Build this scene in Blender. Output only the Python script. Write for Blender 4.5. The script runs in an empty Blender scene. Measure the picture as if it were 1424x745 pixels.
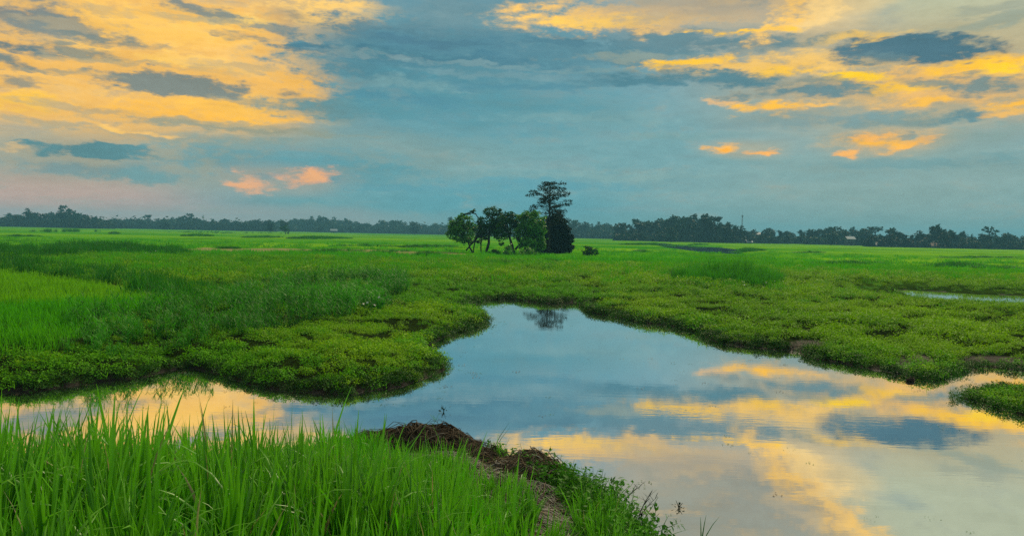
import bpy, math, random
import numpy as np
from mathutils import Vector, Matrix

random.seed(7)
RNG = np.random.default_rng(11)
SC = bpy.context.scene
COL = SC.collection

# ------------------------------------------------------------------ camera
F = 1060.0                       # focal length in photo pixels
CAM_H = 2.5
PITCH = math.atan(47.4 / F)
ROLL = math.radians(1.2)
FW = np.array([0, math.cos(PITCH), -math.sin(PITCH)])
UP0 = np.array([0, math.sin(PITCH), math.cos(PITCH)])
RT0 = np.array([1.0, 0, 0])
RT = RT0 * math.cos(ROLL) + UP0 * math.sin(ROLL)
UP = UP0 * math.cos(ROLL) - RT0 * math.sin(ROLL)

cam_data = bpy.data.cameras.new("camera")
cam_data.sensor_width = 36.0
cam_data.lens = 36.0 * F / 1424.0
cam_data.clip_start = 0.05
cam_data.clip_end = 6000.0
cam = bpy.data.objects.new("camera", cam_data)
COL.objects.link(cam)
M3 = Matrix(((RT[0], UP[0], -FW[0]), (RT[1], UP[1], -FW[1]), (RT[2], UP[2], -FW[2])))
cam.matrix_world = Matrix.Translation((0, 0, CAM_H)) @ M3.to_4x4()
SC.camera = cam


def pdir(x, y):
    return FW * F + RT * (x - 712.0) - UP * (y - 372.5)


def ground(x, y, z=0.0):
    """point of the plane at height z that is seen at photo pixel (x, y)"""
    d = pdir(x, y)
    t = (z - CAM_H) / d[2]
    return np.array([d[0] * t, d[1] * t])


def at_depth(x, y, dep):
    d = pdir(x, y)
    t = dep / d[1]
    return np.array([d[0] * t, dep, CAM_H + d[2] * t])


def project(X, Y, Z):
    """photo pixel of world points (numpy)"""
    rx, ry, rz = X, Y, Z - CAM_H
    fz = rx * FW[0] + ry * FW[1] + rz * FW[2]
    fz = np.where(fz < 0.05, 0.05, fz)
    u = (rx * RT[0] + ry * RT[1] + rz * RT[2]) / fz * F + 712.0
    v = 372.5 - (rx * UP[0] + ry * UP[1] + rz * UP[2]) / fz * F
    return u, v


# ------------------------------------------------------------------ render settings
SC.render.engine = "CYCLES"
SC.cycles.max_bounces = 6
SC.cycles.diffuse_bounces = 1
SC.cycles.glossy_bounces = 3
SC.cycles.transmission_bounces = 4
SC.cycles.volume_bounces = 0
SC.cycles.transparent_max_bounces = 4
SC.cycles.use_denoising = False
SC.cycles.denoising_prefilter = "ACCURATE"
SC.cycles.sample_clamp_indirect = 4.0
SC.view_settings.view_transform = "Standard"
SC.view_settings.look = "None"
SC.view_settings.exposure = 0.0
SC.view_settings.gamma = 1.0

# ------------------------------------------------------------------ node helpers


class NT:
    def __init__(s, tree):
        s.t = tree
        tree.nodes.clear()

    def n(s, typ, **kw):
        nd = s.t.nodes.new(typ)
        for k, v in kw.items():
            setattr(nd, k, v)
        return nd

    def put(s, sock, v):
        if v is None:
            return
        if isinstance(v, bpy.types.NodeSocket):
            s.t.links.new(v, sock)
        else:
            if hasattr(sock.default_value, "__len__"):
                v = list(v) if hasattr(v, "__len__") else [v] * len(sock.default_value)
                if len(sock.default_value) == 4 and len(v) == 3:
                    v = v + [1.0]
            sock.default_value = v

    def math(s, op, a, b=None, c=None, clamp=False):
        nd = s.n("ShaderNodeMath", operation=op, use_clamp=clamp)
        s.put(nd.inputs[0], a)
        s.put(nd.inputs[1], b)
        s.put(nd.inputs[2], c)
        return nd.outputs[0]

    def vmath(s, op, a, b=None):
        nd = s.n("ShaderNodeVectorMath", operation=op)
        s.put(nd.inputs[0], a)
        s.put(nd.inputs[1], b)
        return nd.outputs["Value"] if op in ("LENGTH", "DOT_PRODUCT") else nd.outputs[0]

    def noise(s, vec, scale, detail=4.0, rough=0.55, dist=0.0, out="Fac", dim="3D"):
        nd = s.n("ShaderNodeTexNoise", noise_dimensions=dim)
        s.put(nd.inputs["Vector"], vec)
        s.put(nd.inputs["Scale"], scale)
        s.put(nd.inputs["Detail"], detail)
        s.put(nd.inputs["Roughness"], rough)
        s.put(nd.inputs["Distortion"], dist)
        return nd.outputs[out]

    def range(s, v, a, b, c=0.0, d=1.0, interp="SMOOTHSTEP"):
        nd = s.n("ShaderNodeMapRange", interpolation_type=interp)
        for i, q in enumerate((v, a, b, c, d)):
            s.put(nd.inputs[i], q)
        return nd.outputs[0]

    def mix(s, f, a, b, blend="MIX"):
        nd = s.n("ShaderNodeMix", data_type="RGBA", blend_type=blend)
        s.put(nd.inputs[0], f)
        s.put(nd.inputs[6], a)
        s.put(nd.inputs[7], b)
        return nd.outputs[2]

    def mapping(s, vec, scale=(1, 1, 1), loc=(0, 0, 0), rot=(0, 0, 0), typ="POINT"):
        nd = s.n("ShaderNodeMapping", vector_type=typ)
        s.put(nd.inputs["Vector"], vec)
        nd.inputs["Location"].default_value = loc
        nd.inputs["Rotation"].default_value = rot
        nd.inputs["Scale"].default_value = scale
        return nd.outputs[0]

    def ramp(s, fac, stops, interp="LINEAR"):
        nd = s.n("ShaderNodeValToRGB")
        cr = nd.color_ramp
        cr.interpolation = interp
        while len(cr.elements) < len(stops):
            cr.elements.new(0.5)
        for e, (p, c) in zip(cr.elements, stops):
            e.position = p
            e.color = (*c, 1.0)
        s.put(nd.inputs[0], fac)
        return nd.outputs[0]


def lin(r, g=None, b=None):
    if g is None:
        r, g, b = r
    f = lambda c: (c / 255 / 12.92) if c / 255 <= 0.04045 else ((c / 255 + 0.055) / 1.055) ** 2.4
    return (f(r), f(g), f(b))


# ------------------------------------------------------------------ world: dusk sky with clouds
SUN_AZ = math.radians(22.0)      # to the right of the view direction (+Y), behind the cloud
SUN_EL = math.radians(38.0)


def angles(x, y):
    d = pdir(x, y)
    d = d / np.linalg.norm(d)
    return math.atan2(d[0], d[1]), math.asin(d[2])


world = bpy.data.worlds.new("World")
SC.world = world
world.use_nodes = True
w = NT(world.node_tree)
tc = w.n("ShaderNodeTexCoord").outputs["Generated"]
sep = w.n("ShaderNodeSeparateXYZ")
w.put(sep.inputs[0], tc)
az = w.math("ARCTAN2", sep.outputs[0], sep.outputs[1])
el = w.math("ARCSINE", sep.outputs[2])
comb = w.n("ShaderNodeCombineXYZ")
w.put(comb.inputs[0], az)
w.put(comb.inputs[1], el)
P = comb.outputs[0]
# ragged cloud edges: two warps, stretched sideways, finer towards the horizon
nsc = w.mapping(P, scale=(1.0, 3.0, 1.0))
w1 = w.noise(nsc, 5.0, 2.0, 0.5, out="Color", dim="2D")
w2 = w.noise(nsc, 22.0, 3.0, 0.62, out="Color", dim="2D")
d1 = w.vmath("MULTIPLY", w.vmath("SUBTRACT", w1, (0.5, 0.5, 0.5)), (0.075, 0.018, 0))
d2 = w.vmath("MULTIPLY", w.vmath("SUBTRACT", w2, (0.5, 0.5, 0.5)), (0.055, 0.022, 0))
PW = w.vmath("ADD", w.vmath("ADD", P, d1), d2)
PS = w.vmath("ADD", P, d1)
e1 = w.math("SUBTRACT", w.noise(w.mapping(PS, scale=(1.0, 3.2, 1.0), loc=(3.1, 1.7, 0)), 13.0, 6.0, 0.68, dim="2D"), 0.5)
e2 = w.math("SUBTRACT", w.noise(w.mapping(P, scale=(1.0, 2.4, 1.0), loc=(1.1, 9.7, 0)), 48.0, 3.0, 0.62, dim="2D"), 0.5)
edge = w.math("MULTIPLY_ADD", e2, 0.55, e1)
streak = w.math("SUBTRACT", w.noise(w.mapping(PS, scale=(1.0, 5.5, 1.0), rot=(0, 0, -0.06), loc=(7.3, 2.2, 0)), 7.0, 5.0, 0.6, dim="2D"), 0.5)

sky = w.n("ShaderNodeTexSky", sky_type="NISHITA", sun_disc=False)
sky.sun_elevation = SUN_EL
sky.sun_rotation = SUN_AZ
sky.dust_density = 3.0
nish = w.vmath("MULTIPLY", sky.outputs[0], (0.06, 0.06, 0.06))
# smooth base colour: pale haze at the horizon, blue-grey cloud deck, brighter above
elr = w.math("DIVIDE", el, 1.5708)
deck = w.ramp(elr, [(0.0, lin(98, 158, 166)), (0.045, lin(102, 160, 170)), (0.12, lin(88, 148, 162)),
                    (0.24, lin(100, 145, 160)), (0.38, lin(178, 180, 160)), (0.7, lin(190, 190, 172)), (1.0, lin(180, 184, 172))])
cur = w.mix(0.12, deck, nish)


EDGE = {}
COUNT = [0]
BASE = {"PW": PW, "PS": PS, "edge": edge}
sepw = w.n("ShaderNodeSeparateXYZ")
w.put(sepw.inputs[0], PW)


def barrier():
    """makes the next patches wait for the colour so far, so that few values are held at once"""
    global PW, PS, edge, sepw
    zero = w.vmath("SUBTRACT", cur, cur)
    PW = w.vmath("ADD", BASE["PW"], zero)
    PS = w.vmath("ADD", BASE["PS"], zero)
    sz = w.n("ShaderNodeSeparateXYZ")
    w.put(sz.inputs[0], zero)
    edge = w.math("ADD", BASE["edge"], sz.outputs[0])
    sepw = w.n("ShaderNodeSeparateXYZ")
    w.put(sepw.inputs[0], PW)
    EDGE.clear()


def soft(x, y, rx, ry, col, s=1.0, rot=0.0, lo=0.0, hi=0.75, amt=0.0):
    """a cloud or colour patch centred where photo pixel (x, y) looks; sizes in photo pixels"""
    global cur
    COUNT[0] += 1
    if COUNT[0] % 24 == 0:
        barrier()
    a0, e0 = angles(x, y)
    ax, _ = angles(x + 4, y)
    _, ey = angles(x, y - 4)
    ra, re = rx * (ax - a0) / 4, ry * (ey - e0) / 4
    base = PW if amt else PS
    if rot:
        k = -math.tan(rot)                       # tilted cloud: height slides with azimuth
        sh = w.n("ShaderNodeCombineXYZ")
        w.put(sh.inputs[0], sepw.outputs[0])
        w.put(sh.inputs[1], w.math("MULTIPLY_ADD", sepw.outputs[0], -k, sepw.outputs[1]))
        base = sh.outputs[0]
        e0 = e0 - k * a0
    q_ = w.n("ShaderNodeVectorMath", operation="MULTIPLY_ADD")
    w.put(q_.inputs[0], base)
    w.put(q_.inputs[1], (1 / ra, 1 / re, 0))
    w.put(q_.inputs[2], (-a0 / ra, -e0 / re, 0))
    g = w.math("SUBTRACT", 1.0, w.vmath("LENGTH", q_.outputs[0]))
    if amt:
        if amt not in EDGE:
            EDGE[amt] = w.math("MULTIPLY", edge, amt)
        g = w.math("MULTIPLY_ADD", EDGE[amt], w.math("MULTIPLY", g, 4.0, clamp=True), g)
    f = w.range(g, lo, hi, 0.0, s)
    cur = w.mix(f, cur, lin(col))


def cl(x, y, rx, ry, col, s=1.0, rot=0.0, lo=0.03, hi=0.86, amt=1.9):
    soft(x, y, rx * 1.08, ry * 1.15, col, s, rot, lo, hi, amt)


# --- broad colour fields
soft(-60, 300, 620, 150, (216, 168, 154), 0.95)
soft(60, 60, 600, 215, (248, 190, 94), 1.0, hi=0.42)
soft(-150, -260, 900, 330, (240, 198, 130), 0.9)
soft(120, 222, 520, 62, (156, 160, 144), 0.85)
soft(30, 262, 260, 40, (206, 166, 146), 0.5)
soft(1100, -60, 380, 190, (212, 180, 126), 0.85)
soft(1500, -70, 440, 250, (184, 190, 160), 1.0, hi=0.5)
soft(1280, 110, 460, 130, (190, 170, 128), 0.8)
soft(1250, 250, 460, 90, (142, 166, 158), 0.7)
soft(640, 95, 300, 150, (88, 142, 156), 0.85)
soft(780, 200, 420, 110, (112, 160, 164), 0.6)
soft(700, 285, 260, 45, (88, 158, 172), 0.8)
soft(470, 215, 330, 60, (138, 158, 150), 0.6)
soft(330, 302, 420, 24, (188, 164, 156), 0.7)
# thin grey veil drawn across everything in streaks
cur = w.mix(w.range(streak, 0.0, 0.30, 0.0, 0.55), cur, lin(126, 146, 146))
cur = w.mix(w.range(e1, 0.0, 0.30, 0.0, 0.6), cur, lin(146, 152, 140))
#@SKY
# --- left: bright veil broken by grey bars
cl(200, 40, 330, 50, (255, 200, 92), 0.8)
cl(330, 28, 90, 14, (255, 218, 120), 0.7)
cl(250, 88, 160, 12, (255, 206, 96), 0.7)
cl(330, 150, 200, 30, (255, 194, 76), 1.0)
cl(250, 160, 200, 14, (255, 188, 60), 0.9)
cl(400, 112, 90, 22, (255, 190, 76), 0.9)
cl(60, 125, 110, 40, (246, 192, 96), 0.5)
cl(20, 140, 60, 18, (255, 198, 62), 0.9)
cl(450, 20, 130, 44, (255, 206, 112), 0.95)
cl(360, 90, 160, 26, (252, 200, 112), 0.6)
cl(20, 20, 150, 36, (100, 122, 132), 0.9)
cl(90, 38, 150, 20, (128, 136, 130), 0.8)
cl(30, 64, 95, 12, (92, 118, 126), 0.95, rot=0.05)
cl(150, 50, 90, 9, (118, 130, 126), 0.8, rot=0.10)
cl(180, 64, 80, 8, (124, 132, 124), 0.8, rot=0.06)
cl(130, 74, 90, 10, (120, 132, 126), 0.85, rot=0.06)
cl(30, 88, 60, 12, (100, 124, 128), 0.9, rot=0.05)
cl(20, 115, 70, 10, (120, 132, 128), 0.8)
cl(235, 118, 115, 19, (126, 132, 124), 1.0, lo=0.1, hi=0.5, amt=1.1)
cl(250, 8, 120, 14, (112, 128, 130), 0.9, rot=0.16)
cl(340, 54, 60, 8, (140, 138, 120), 0.8)
cl(392, 129, 34, 7, (124, 132, 124), 0.9)
cl(400, 16, 60, 12, (140, 138, 124), 0.7)
cl(385, 40, 70, 14, (118, 134, 136), 0.8)
# centre mass
cl(560, 50, 220, 36, (84, 124, 138), 0.95)
cl(640, 18, 150, 46, (110, 144, 152), 0.8)
cl(520, 95, 200, 46, (80, 130, 144), 0.95)
cl(700, 72, 300, 34, (82, 130, 146), 0.9)
cl(470, 150, 150, 24, (94, 138, 144), 0.9)
cl(330, 176, 280, 10, (146, 150, 130), 0.9)
cl(400, 163, 70, 6, (255, 190, 74), 0.9)
cl(420, 130, 40, 9, (255, 190, 74), 0.9)
cl(900, 70, 260, 24, (90, 132, 144), 0.9)
cl(640, 150, 280, 54, (80, 142, 156), 0.6)
cl(930, 50, 210, 17, (96, 132, 142), 0.85)
cl(560, 118, 140, 10, (124, 160, 162), 0.6)
cl(700, 104, 160, 8, (120, 154, 160), 0.6)
cl(860, 78, 150, 8, (160, 164, 142), 0.5)
cl(620, 82, 180, 12, (70, 118, 136), 0.7)
for (x_, y_, rx_, ry_, c_, s_) in ((450, 70, 120, 9, (70, 116, 134), .8), (600, 60, 110, 7, (76, 118, 136), .8), (760, 58, 120, 8, (78, 122, 138), .8),
                                   (520, 78, 110, 5, (132, 156, 156), .6), (680, 90, 150, 6, (128, 158, 160), .6), (860, 96, 130, 5, (130, 158, 156), .6),
                                   (740, 118, 150, 8, (78, 132, 150), .6), (560, 138, 140, 9, (76, 132, 150), .6), (1000, 92, 120, 6, (120, 140, 136), .7),
                                   (600, 176, 160, 9, (104, 152, 160), .6), (820, 165, 170, 9, (126, 162, 162), .5), (960, 188, 150, 8, (118, 156, 156), .6),
                                   (640, 236, 170, 7, (126, 166, 168), .5), (760, 256, 180, 8, (84, 152, 168), .6), (560, 262, 120, 8, (86, 150, 166), .6),
                                   (70, 30, 120, 7, (170, 156, 126), .7), (290, 30, 120, 7, (170, 158, 126), .6), (200, 92, 150, 7, (176, 160, 122), .7),
                                   (90, 100, 90, 6, (150, 148, 126), .7), (330, 96, 90, 6, (184, 164, 124), .6), (120, 150, 150, 8, (176, 162, 128), .7),
                                   (60, 172, 140, 8, (170, 162, 134), .7), (330, 140, 90, 5, (160, 152, 124), .6), (150, 20, 90, 6, (190, 166, 120), .6)):
    cl(x_, y_, rx_, ry_, c_, s_)
# low left bars
cl(120, 210, 125, 13, (88, 132, 138), 1.0, lo=0.1, hi=0.5, amt=1.0)
cl(150, 235, 190, 15, (128, 150, 148), 0.7)
cl(180, 247, 90, 14, (106, 148, 152), 0.85)
cl(90, 232, 70, 8, (120, 146, 148), 0.7)
cl(400, 222, 230, 30, (100, 150, 158), 0.85)
cl(480, 245, 170, 24, (90, 148, 158), 0.8)
cl(290, 195, 240, 12, (136, 152, 142), 0.6)
cl(200, 183, 90, 4.5, (250, 196, 104), 0.9, rot=0.08)
cl(160, 178, 40, 4, (255, 200, 96), 0.8)
cl(340, 172, 120, 6, (196, 172, 124), 0.6)
cl(10, 205, 26, 5, (240, 192, 116), 0.5)
soft(400, 252, 130, 30, (176, 160, 140), 0.55)
cl(357, 257, 42, 17, (236, 172, 124), 0.9, hi=0.8)
cl(440, 248, 58, 13, (240, 170, 120), 0.9, hi=0.8)
cl(352, 260, 26, 8, (250, 172, 104), 0.6)
cl(436, 247, 30, 7, (250, 176, 104), 0.6)
cl(385, 250, 30, 8, (112, 148, 156), 0.6)
cl(474, 253, 22, 7, (100, 148, 158), 0.8)
# top right glow behind the cloud
cl(860, 24, 200, 30, (255, 200, 100), 0.95)
cl(840, 30, 120, 14, (255, 206, 90), 0.7)
cl(960, 6, 200, 40, (168, 158, 138), 0.8)
cl(1130, 14, 130, 30, (252, 210, 130), 0.8, rot=-0.35)
soft(1180, 12, 120, 45, (250, 214, 140), 0.4, rot=-0.25)
cl(1030, 44, 100, 7, (255, 200, 66), 1.0)
cl(1380, 32, 100, 13, (152, 162, 144), 0.8, rot=-0.12)
cl(1350, 104, 250, 42, (250, 190, 92), 0.85)
cl(1070, 92, 260, 20, (250, 196, 88), 0.9)
cl(1180, 78, 230, 22, (240, 196, 112), 0.7)
cl(1180, 128, 240, 26, (232, 184, 104), 0.7)
cl(1340, 132, 160, 26, (232, 182, 106), 0.75)
cl(950, 88, 90, 8, (255, 200, 58), 1.0)
cl(1080, 100, 60, 9, (255, 200, 60), 0.9)
cl(1000, 80, 60, 6, (255, 200, 70), 0.8)
cl(1370, 88, 110, 22, (255, 196, 48), 0.95)
cl(1400, 100, 60, 12, (255, 210, 30), 0.8)
cl(1190, 108, 76, 10, (255, 206, 34), 1.0)
cl(1240, 122, 90, 9, (255, 198, 56), 1.0)
cl(1290, 140, 60, 7, (255, 192, 66), 0.9)
cl(1410, 146, 80, 18, (255, 190, 60), 0.95)
cl(1215, 70, 80, 22, (84, 116, 128), 0.9)
cl(1285, 66, 165, 22, (76, 112, 126), 1.0, lo=0.06, hi=0.50, amt=1.1, rot=0.12)
cl(1210, 74, 60, 16, (84, 116, 128), 0.8)
cl(1235, 82, 60, 12, (98, 126, 132), 0.8)
cl(1180, 52, 120, 9, (255, 204, 86), 0.7)
cl(1010, 60, 190, 13, (100, 132, 140), 0.95)
cl(905, 108, 140, 17, (78, 126, 140), 0.95)
cl(1020, 113, 90, 16, (82, 126, 138), 0.95)
cl(1110, 130, 150, 12, (96, 132, 140), 0.95)
cl(1120, 116, 60, 8, (120, 138, 134), 0.8)
cl(1070, 152, 84, 12, (255, 190, 58), 1.0, rot=0.08)
cl(1140, 151, 40, 5, (255, 194, 90), 0.9)
cl(990, 140, 30, 6, (250, 190, 110), 0.6)
cl(1370, 120, 95, 13, (100, 132, 136), 0.9)
cl(1300, 112, 70, 8, (110, 134, 134), 0.8)
cl(1260, 163, 180, 12, (118, 146, 144), 0.85)
cl(1340, 160, 60, 7, (90, 132, 142), 0.8)
cl(1120, 165, 150, 15, (122, 152, 154), 0.7)
cl(1390, 158, 40, 6, (255, 190, 80), 0.7)
soft(1050, 208, 90, 22, (190, 172, 134), 0.5)
soft(1245, 198, 120, 34, (196, 172, 126), 0.5)
cl(1020, 209, 30, 10, (255, 184, 74), 1.0, amt=1.2)
cl(1080, 211, 32, 7, (255, 180, 86), 1.0, amt=1.0)
cl(1018, 209, 16, 4, (255, 172, 40), 0.8, amt=0.8)
cl(1240, 196, 110, 26, (212, 172, 112), 0.55)
cl(1225, 197, 58, 12, (255, 186, 62), 1.0, rot=0.06)
cl(1210, 190, 40, 6, (255, 184, 90), 0.8)
cl(1276, 202, 42, 10, (255, 184, 70), 1.0, rot=-0.35)
cl(1298, 192, 20, 8, (255, 184, 84), 0.9)
cl(1260, 188, 22, 8, (134, 148, 140), 0.85)
cl(1192, 214, 30, 6, (255, 180, 84), 0.9)
cl(1380, 190, 130, 20, (130, 156, 150), 0.7)
cl(1300, 228, 260, 15, (108, 150, 154), 0.7)
cl(1090, 250, 260, 14, (124, 160, 160), 0.5)
cl(880, 245, 220, 8, (136, 168, 164), 0.5)
# above the frame, seen in the pond
cl(1140, -24, 150, 30, (255, 200, 96), 0.95, rot=-0.6)
cl(1225, -66, 130, 24, (255, 204, 110), 0.95, rot=-0.45)
cl(1040, -50, 190, 60, (136, 142, 134), 0.85)
cl(900, -50, 260, 60, (158, 156, 138), 0.85)
cl(1010, -90, 300, 50, (150, 152, 138), 0.8)
cl(1385, 8, 46, 9, (150, 158, 140), 0.6)
#@SKYEND
# faint fine texture over the whole sky
gain = w.math("ADD", w.math("MULTIPLY_ADD", streak, 0.34, 1.10), w.math("MULTIPLY", edge, 0.36))
skyc = w.vmath("MULTIPLY", cur, w.n("ShaderNodeCombineXYZ").outputs[0])
cc = skyc.node.inputs[1].links[0].from_node
for i in range(3):
    w.put(cc.inputs[i], gain)
bg = w.n("ShaderNodeBackground")
w.put(bg.inputs[0], skyc)
bg.inputs[1].default_value = 1.0
out = w.n("ShaderNodeOutputWorld")
w.t.links.new(bg.outputs[0], out.inputs[0])
world.cycles.sampling_method = "MANUAL"
world.cycles.sample_map_resolution = 256

# ------------------------------------------------------------------ sun behind thin cloud
sd_ = bpy.data.lights.new("sun", "SUN")
sd_.energy = 3.6
sd_.angle = math.radians(9)
sd_.color = (1.0, 0.84, 0.55)
sun = bpy.data.objects.new("sun", sd_)
COL.objects.link(sun)
sdir = Vector((math.sin(SUN_AZ) * math.cos(SUN_EL), math.cos(SUN_AZ) * math.cos(SUN_EL), math.sin(SUN_EL)))
sun.rotation_euler = (-sdir).to_track_quat("-Z", "Y").to_euler()
sun.location = sdir * 50

# ================================================================== value noise (numpy)


def vhash(ix, iy, seed):
    h = (ix.astype(np.int64) * 374761393 + iy.astype(np.int64) * 668265263 + seed * 1442695041) & 0xFFFFFFFF
    h = ((h ^ (h >> 13)) * 1274126177) & 0xFFFFFFFF
    h = h ^ (h >> 16)
    return (h & 0xFFFFFF) / float(0xFFFFFF)


def vnoise(x, y, seed=0):
    ix, iy = np.floor(x), np.floor(y)
    fx, fy = x - ix, y - iy
    fx = fx * fx * (3 - 2 * fx)
    fy = fy * fy * (3 - 2 * fy)
    ix, iy = ix.astype(np.int64), iy.astype(np.int64)
    a, b = vhash(ix, iy, seed), vhash(ix + 1, iy, seed)
    c, d = vhash(ix, iy + 1, seed), vhash(ix + 1, iy + 1, seed)
    return (a + (b - a) * fx) * (1 - fy) + (c + (d - c) * fx) * fy


def fbm(x, y, octs=4, seed=0, g=0.5):
    s, a, t = 0, 1.0, 0
    for i in range(octs):
        s = s + a * vnoise(x * 2 ** i + 17.3 * i, y * 2 ** i - 9.1 * i, seed + i)
        t += a
        a *= g
    return s / t - 0.5


def sst(x):
    x = np.clip(x, 0, 1)
    return x * x * (3 - 2 * x)


# ================================================================== water outlines
fg_px = [(470, 630), (520, 622), (575, 620), (622, 626), (650, 640), (700, 650), (735, 668), (790, 684),
         (840, 700), (880, 718), (900, 745), (930, 800)]
left_px = [(-260, 560), (-120, 548), (0, 545), (50, 544), (90, 538), (130, 532), (200, 524), (230, 515), (262, 511), (290, 517), (330, 531),
           (375, 540), (430, 545), (480, 547), (520, 541), (560, 538), (580, 532), (600, 522), (621, 513), (622, 503),
           (600, 497), (588, 491), (592, 481), (607, 474), (627, 466), (650, 458), (670, 453), (676, 446), (668, 440),
           (646, 431), (654, 422), (676, 417), (705, 415), (728, 419), (770, 422), (796, 420), (812, 424), (818, 433),
           (850, 439), (880, 446), (930, 452), (966, 460), (980, 470), (1012, 478), (1060, 484), (1108, 488),
           (1128, 497), (1160, 502), (1200, 510), (1240, 519), (1266, 526), (1296, 530)]
notch_far = [(1316, 527), (1332, 518), (1348, 514.5), (1370, 511), (1395, 513), (1424, 517), (1520, 524)]
notch_near = [(1520, 535), (1424, 529.5), (1385, 527), (1356, 529), (1346, 535), (1340, 543)]
right_px = [(1350, 555), (1374, 564), (1404, 573), (1430, 580), (1520, 605), (1700, 650)]


def gp(l, z=0.0):
    return [tuple(ground(x, y, z)) for x, y in l]


pond = [(-30.0, 6.6), (-8.0, 6.9), (-4.5, 7.0), (-2.4, 7.3)] + gp(fg_px) + [(1.5, 4.2), (3.0, 2.6), (8, 1.4), (40, 0.5), (60, 3.0)] \
    + (gp(left_px) + gp(notch_far) + gp(notch_near, 0.16) + gp(right_px))[::-1] + [(-30, 11.5)]
sliver = gp([(1250, 404), (1268, 403), (1330, 407), (1380, 409.5), (1424, 411), (1520, 414)]) + gp([(1520, 421), (1424, 418.5), (1370, 416.5), (1300, 411.5), (1272, 408)], 0.14)
INLET = np.array(gp(notch_far) + gp(notch_near, 0.16))
channel = gp([(893, 336.8), (925, 338.2), (960, 341.5), (1000, 343.5), (1030, 347.0)]) + gp([(1034, 352), (1000, 351.0), (960, 346.5), (925, 342)], 0.35)
POLYS = [np.array(p) for p in (pond, sliver, channel)]


def jitter_poly(p, amp=1.0):
    out = []
    n = len(p)
    for i in range(n):
        a, b = p[i], p[(i + 1) % n]
        L = np.linalg.norm(b - a)
        dist = np.linalg.norm((a + b) / 2)
        k = int(min(8, max(1, L / (0.35 + dist * 0.012))))
        for j in range(k):
            out.append(a + (b - a) * j / k)
    out = np.array(out)
    r = np.linalg.norm(out, axis=1)
    sc = 0.05 + r * 0.006
    out[:, 0] += fbm(out[:, 0] * 1.1, out[:, 1] * 1.1, 3, 5) * 2.2 * np.minimum(sc, 0.35) * amp
    out[:, 1] += fbm(out[:, 0] * 1.1 + 50, out[:, 1] * 1.1, 3, 9) * 2.2 * np.minimum(sc, 0.35) * amp
    return out


POLYS = [jitter_poly(p, 1.0 if i == 0 else 0.4) for i, p in enumerate(POLYS)]


def in_poly(x, y, p):
    ins = np.zeros(x.shape, bool)
    n = len(p)
    for i in range(n):
        x1, y1 = p[i]
        x2, y2 = p[(i + 1) % n]
        if y1 == y2:
            continue
        c = ((y1 > y) != (y2 > y)) & (x < (x2 - x1) * (y - y1) / (y2 - y1) + x1)
        ins ^= c
    return ins


def seg_dist(x, y, p):
    d = np.full(x.shape, 1e9)
    n = len(p)
    for i in range(n):
        a, b = p[i], p[(i + 1) % n]
        e = b - a
        L2 = e @ e + 1e-12
        t = np.clip(((x - a[0]) * e[0] + (y - a[1]) * e[1]) / L2, 0, 1)
        d = np.minimum(d, (x - a[0] - t * e[0]) ** 2 + (y - a[1] - t * e[1]) ** 2)
    return np.sqrt(d)


def sdist(x, y):
    """distance to the water's edge, positive on land"""
    best = np.full(x.shape, 1e3)
    for p in POLYS:
        lo, hi = p.min(0) - 9, p.max(0) + 9
        m = (x > lo[0]) & (x < hi[0]) & (y > lo[1]) & (y < hi[1])
        if not m.any():
            continue
        xs, ys = x[m], y[m]
        d = seg_dist(xs, ys, p)
        d = np.where(in_poly(xs, ys, p), -d, d)
        best[m] = np.minimum(best[m], d)
    return best


def pxpoly(l, z=0.2):
    return np.array(gp(l, z))


def land(x, y, sd=None):
    """height of the ground"""
    x = np.asarray(x, float)
    y = np.asarray(y, float)
    if sd is None:
        sd = sdist(x, y)
    r = np.hypot(x, y)
    near = sst((9.6 - y) / 1.2) * sst((3.2 - x + 0.0) / 1.0)
    lm = sst(sd / 0.25)
    z = np.where(sd < 0, -0.45 * sst(-sd / 0.8) - 0.03, 0)
    edge_h = 0.10 * lm + 0.08 * sst(sd / 0.9)
    hump = 0.5 - np.abs(fbm(x / 1.7, y / 1.15, 3, 3)) * 3.2            # rounded cushions with creases between them
    lumps = hump * 0.20 * sst((75 - r) / 45) + fbm(x / 0.6, y / 0.5, 3, 31) * 0.12 * sst((50 - r) / 30) + fbm(x / 4.5, y / 4.5, 3, 8) * 0.30 * sst((220 - r) / 150)
    sd2 = np.full(x.shape, 99.0)
    m2 = (x > 3) & (y < 60) & (r > 8)
    if m2.any():
        sd2[m2] = np.minimum(seg_dist(x[m2], y[m2], POLYS[1]) / 7.0, seg_dist(x[m2], y[m2], INLET) / 2.2)
    lumps = lumps * (0.35 * sst(sd / 0.9) + 0.65 * sst(sd / 3.0)) * sst(sd2) * (1 - 0.75 * near)
    low = 0.3 + 0.7 * sst(sd2)
    z = z + np.where(sd > 0, (edge_h + 0.06 * sst(sd / 5)) * low + lumps, 0)
    # the embankment the photographer stands on
    z = z + near * np.where(sd > 0, 0.88 * sst((7.3 - y) / 5.4) * sst(sd / 1.6) * (0.45 + 0.55 * sst((0.7 - x) / 1.8)) + 0.10 * sst(sd / 1.2), 0)
    return z


# ================================================================== materials
MATS = {}


def mat(name, build):
    m = bpy.data.materials.new(name)
    m.use_nodes = True
    t = NT(m.node_tree)
    o = t.n("ShaderNodeOutputMaterial")
    build(t, o)
    MATS[name] = m
    return m


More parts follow.
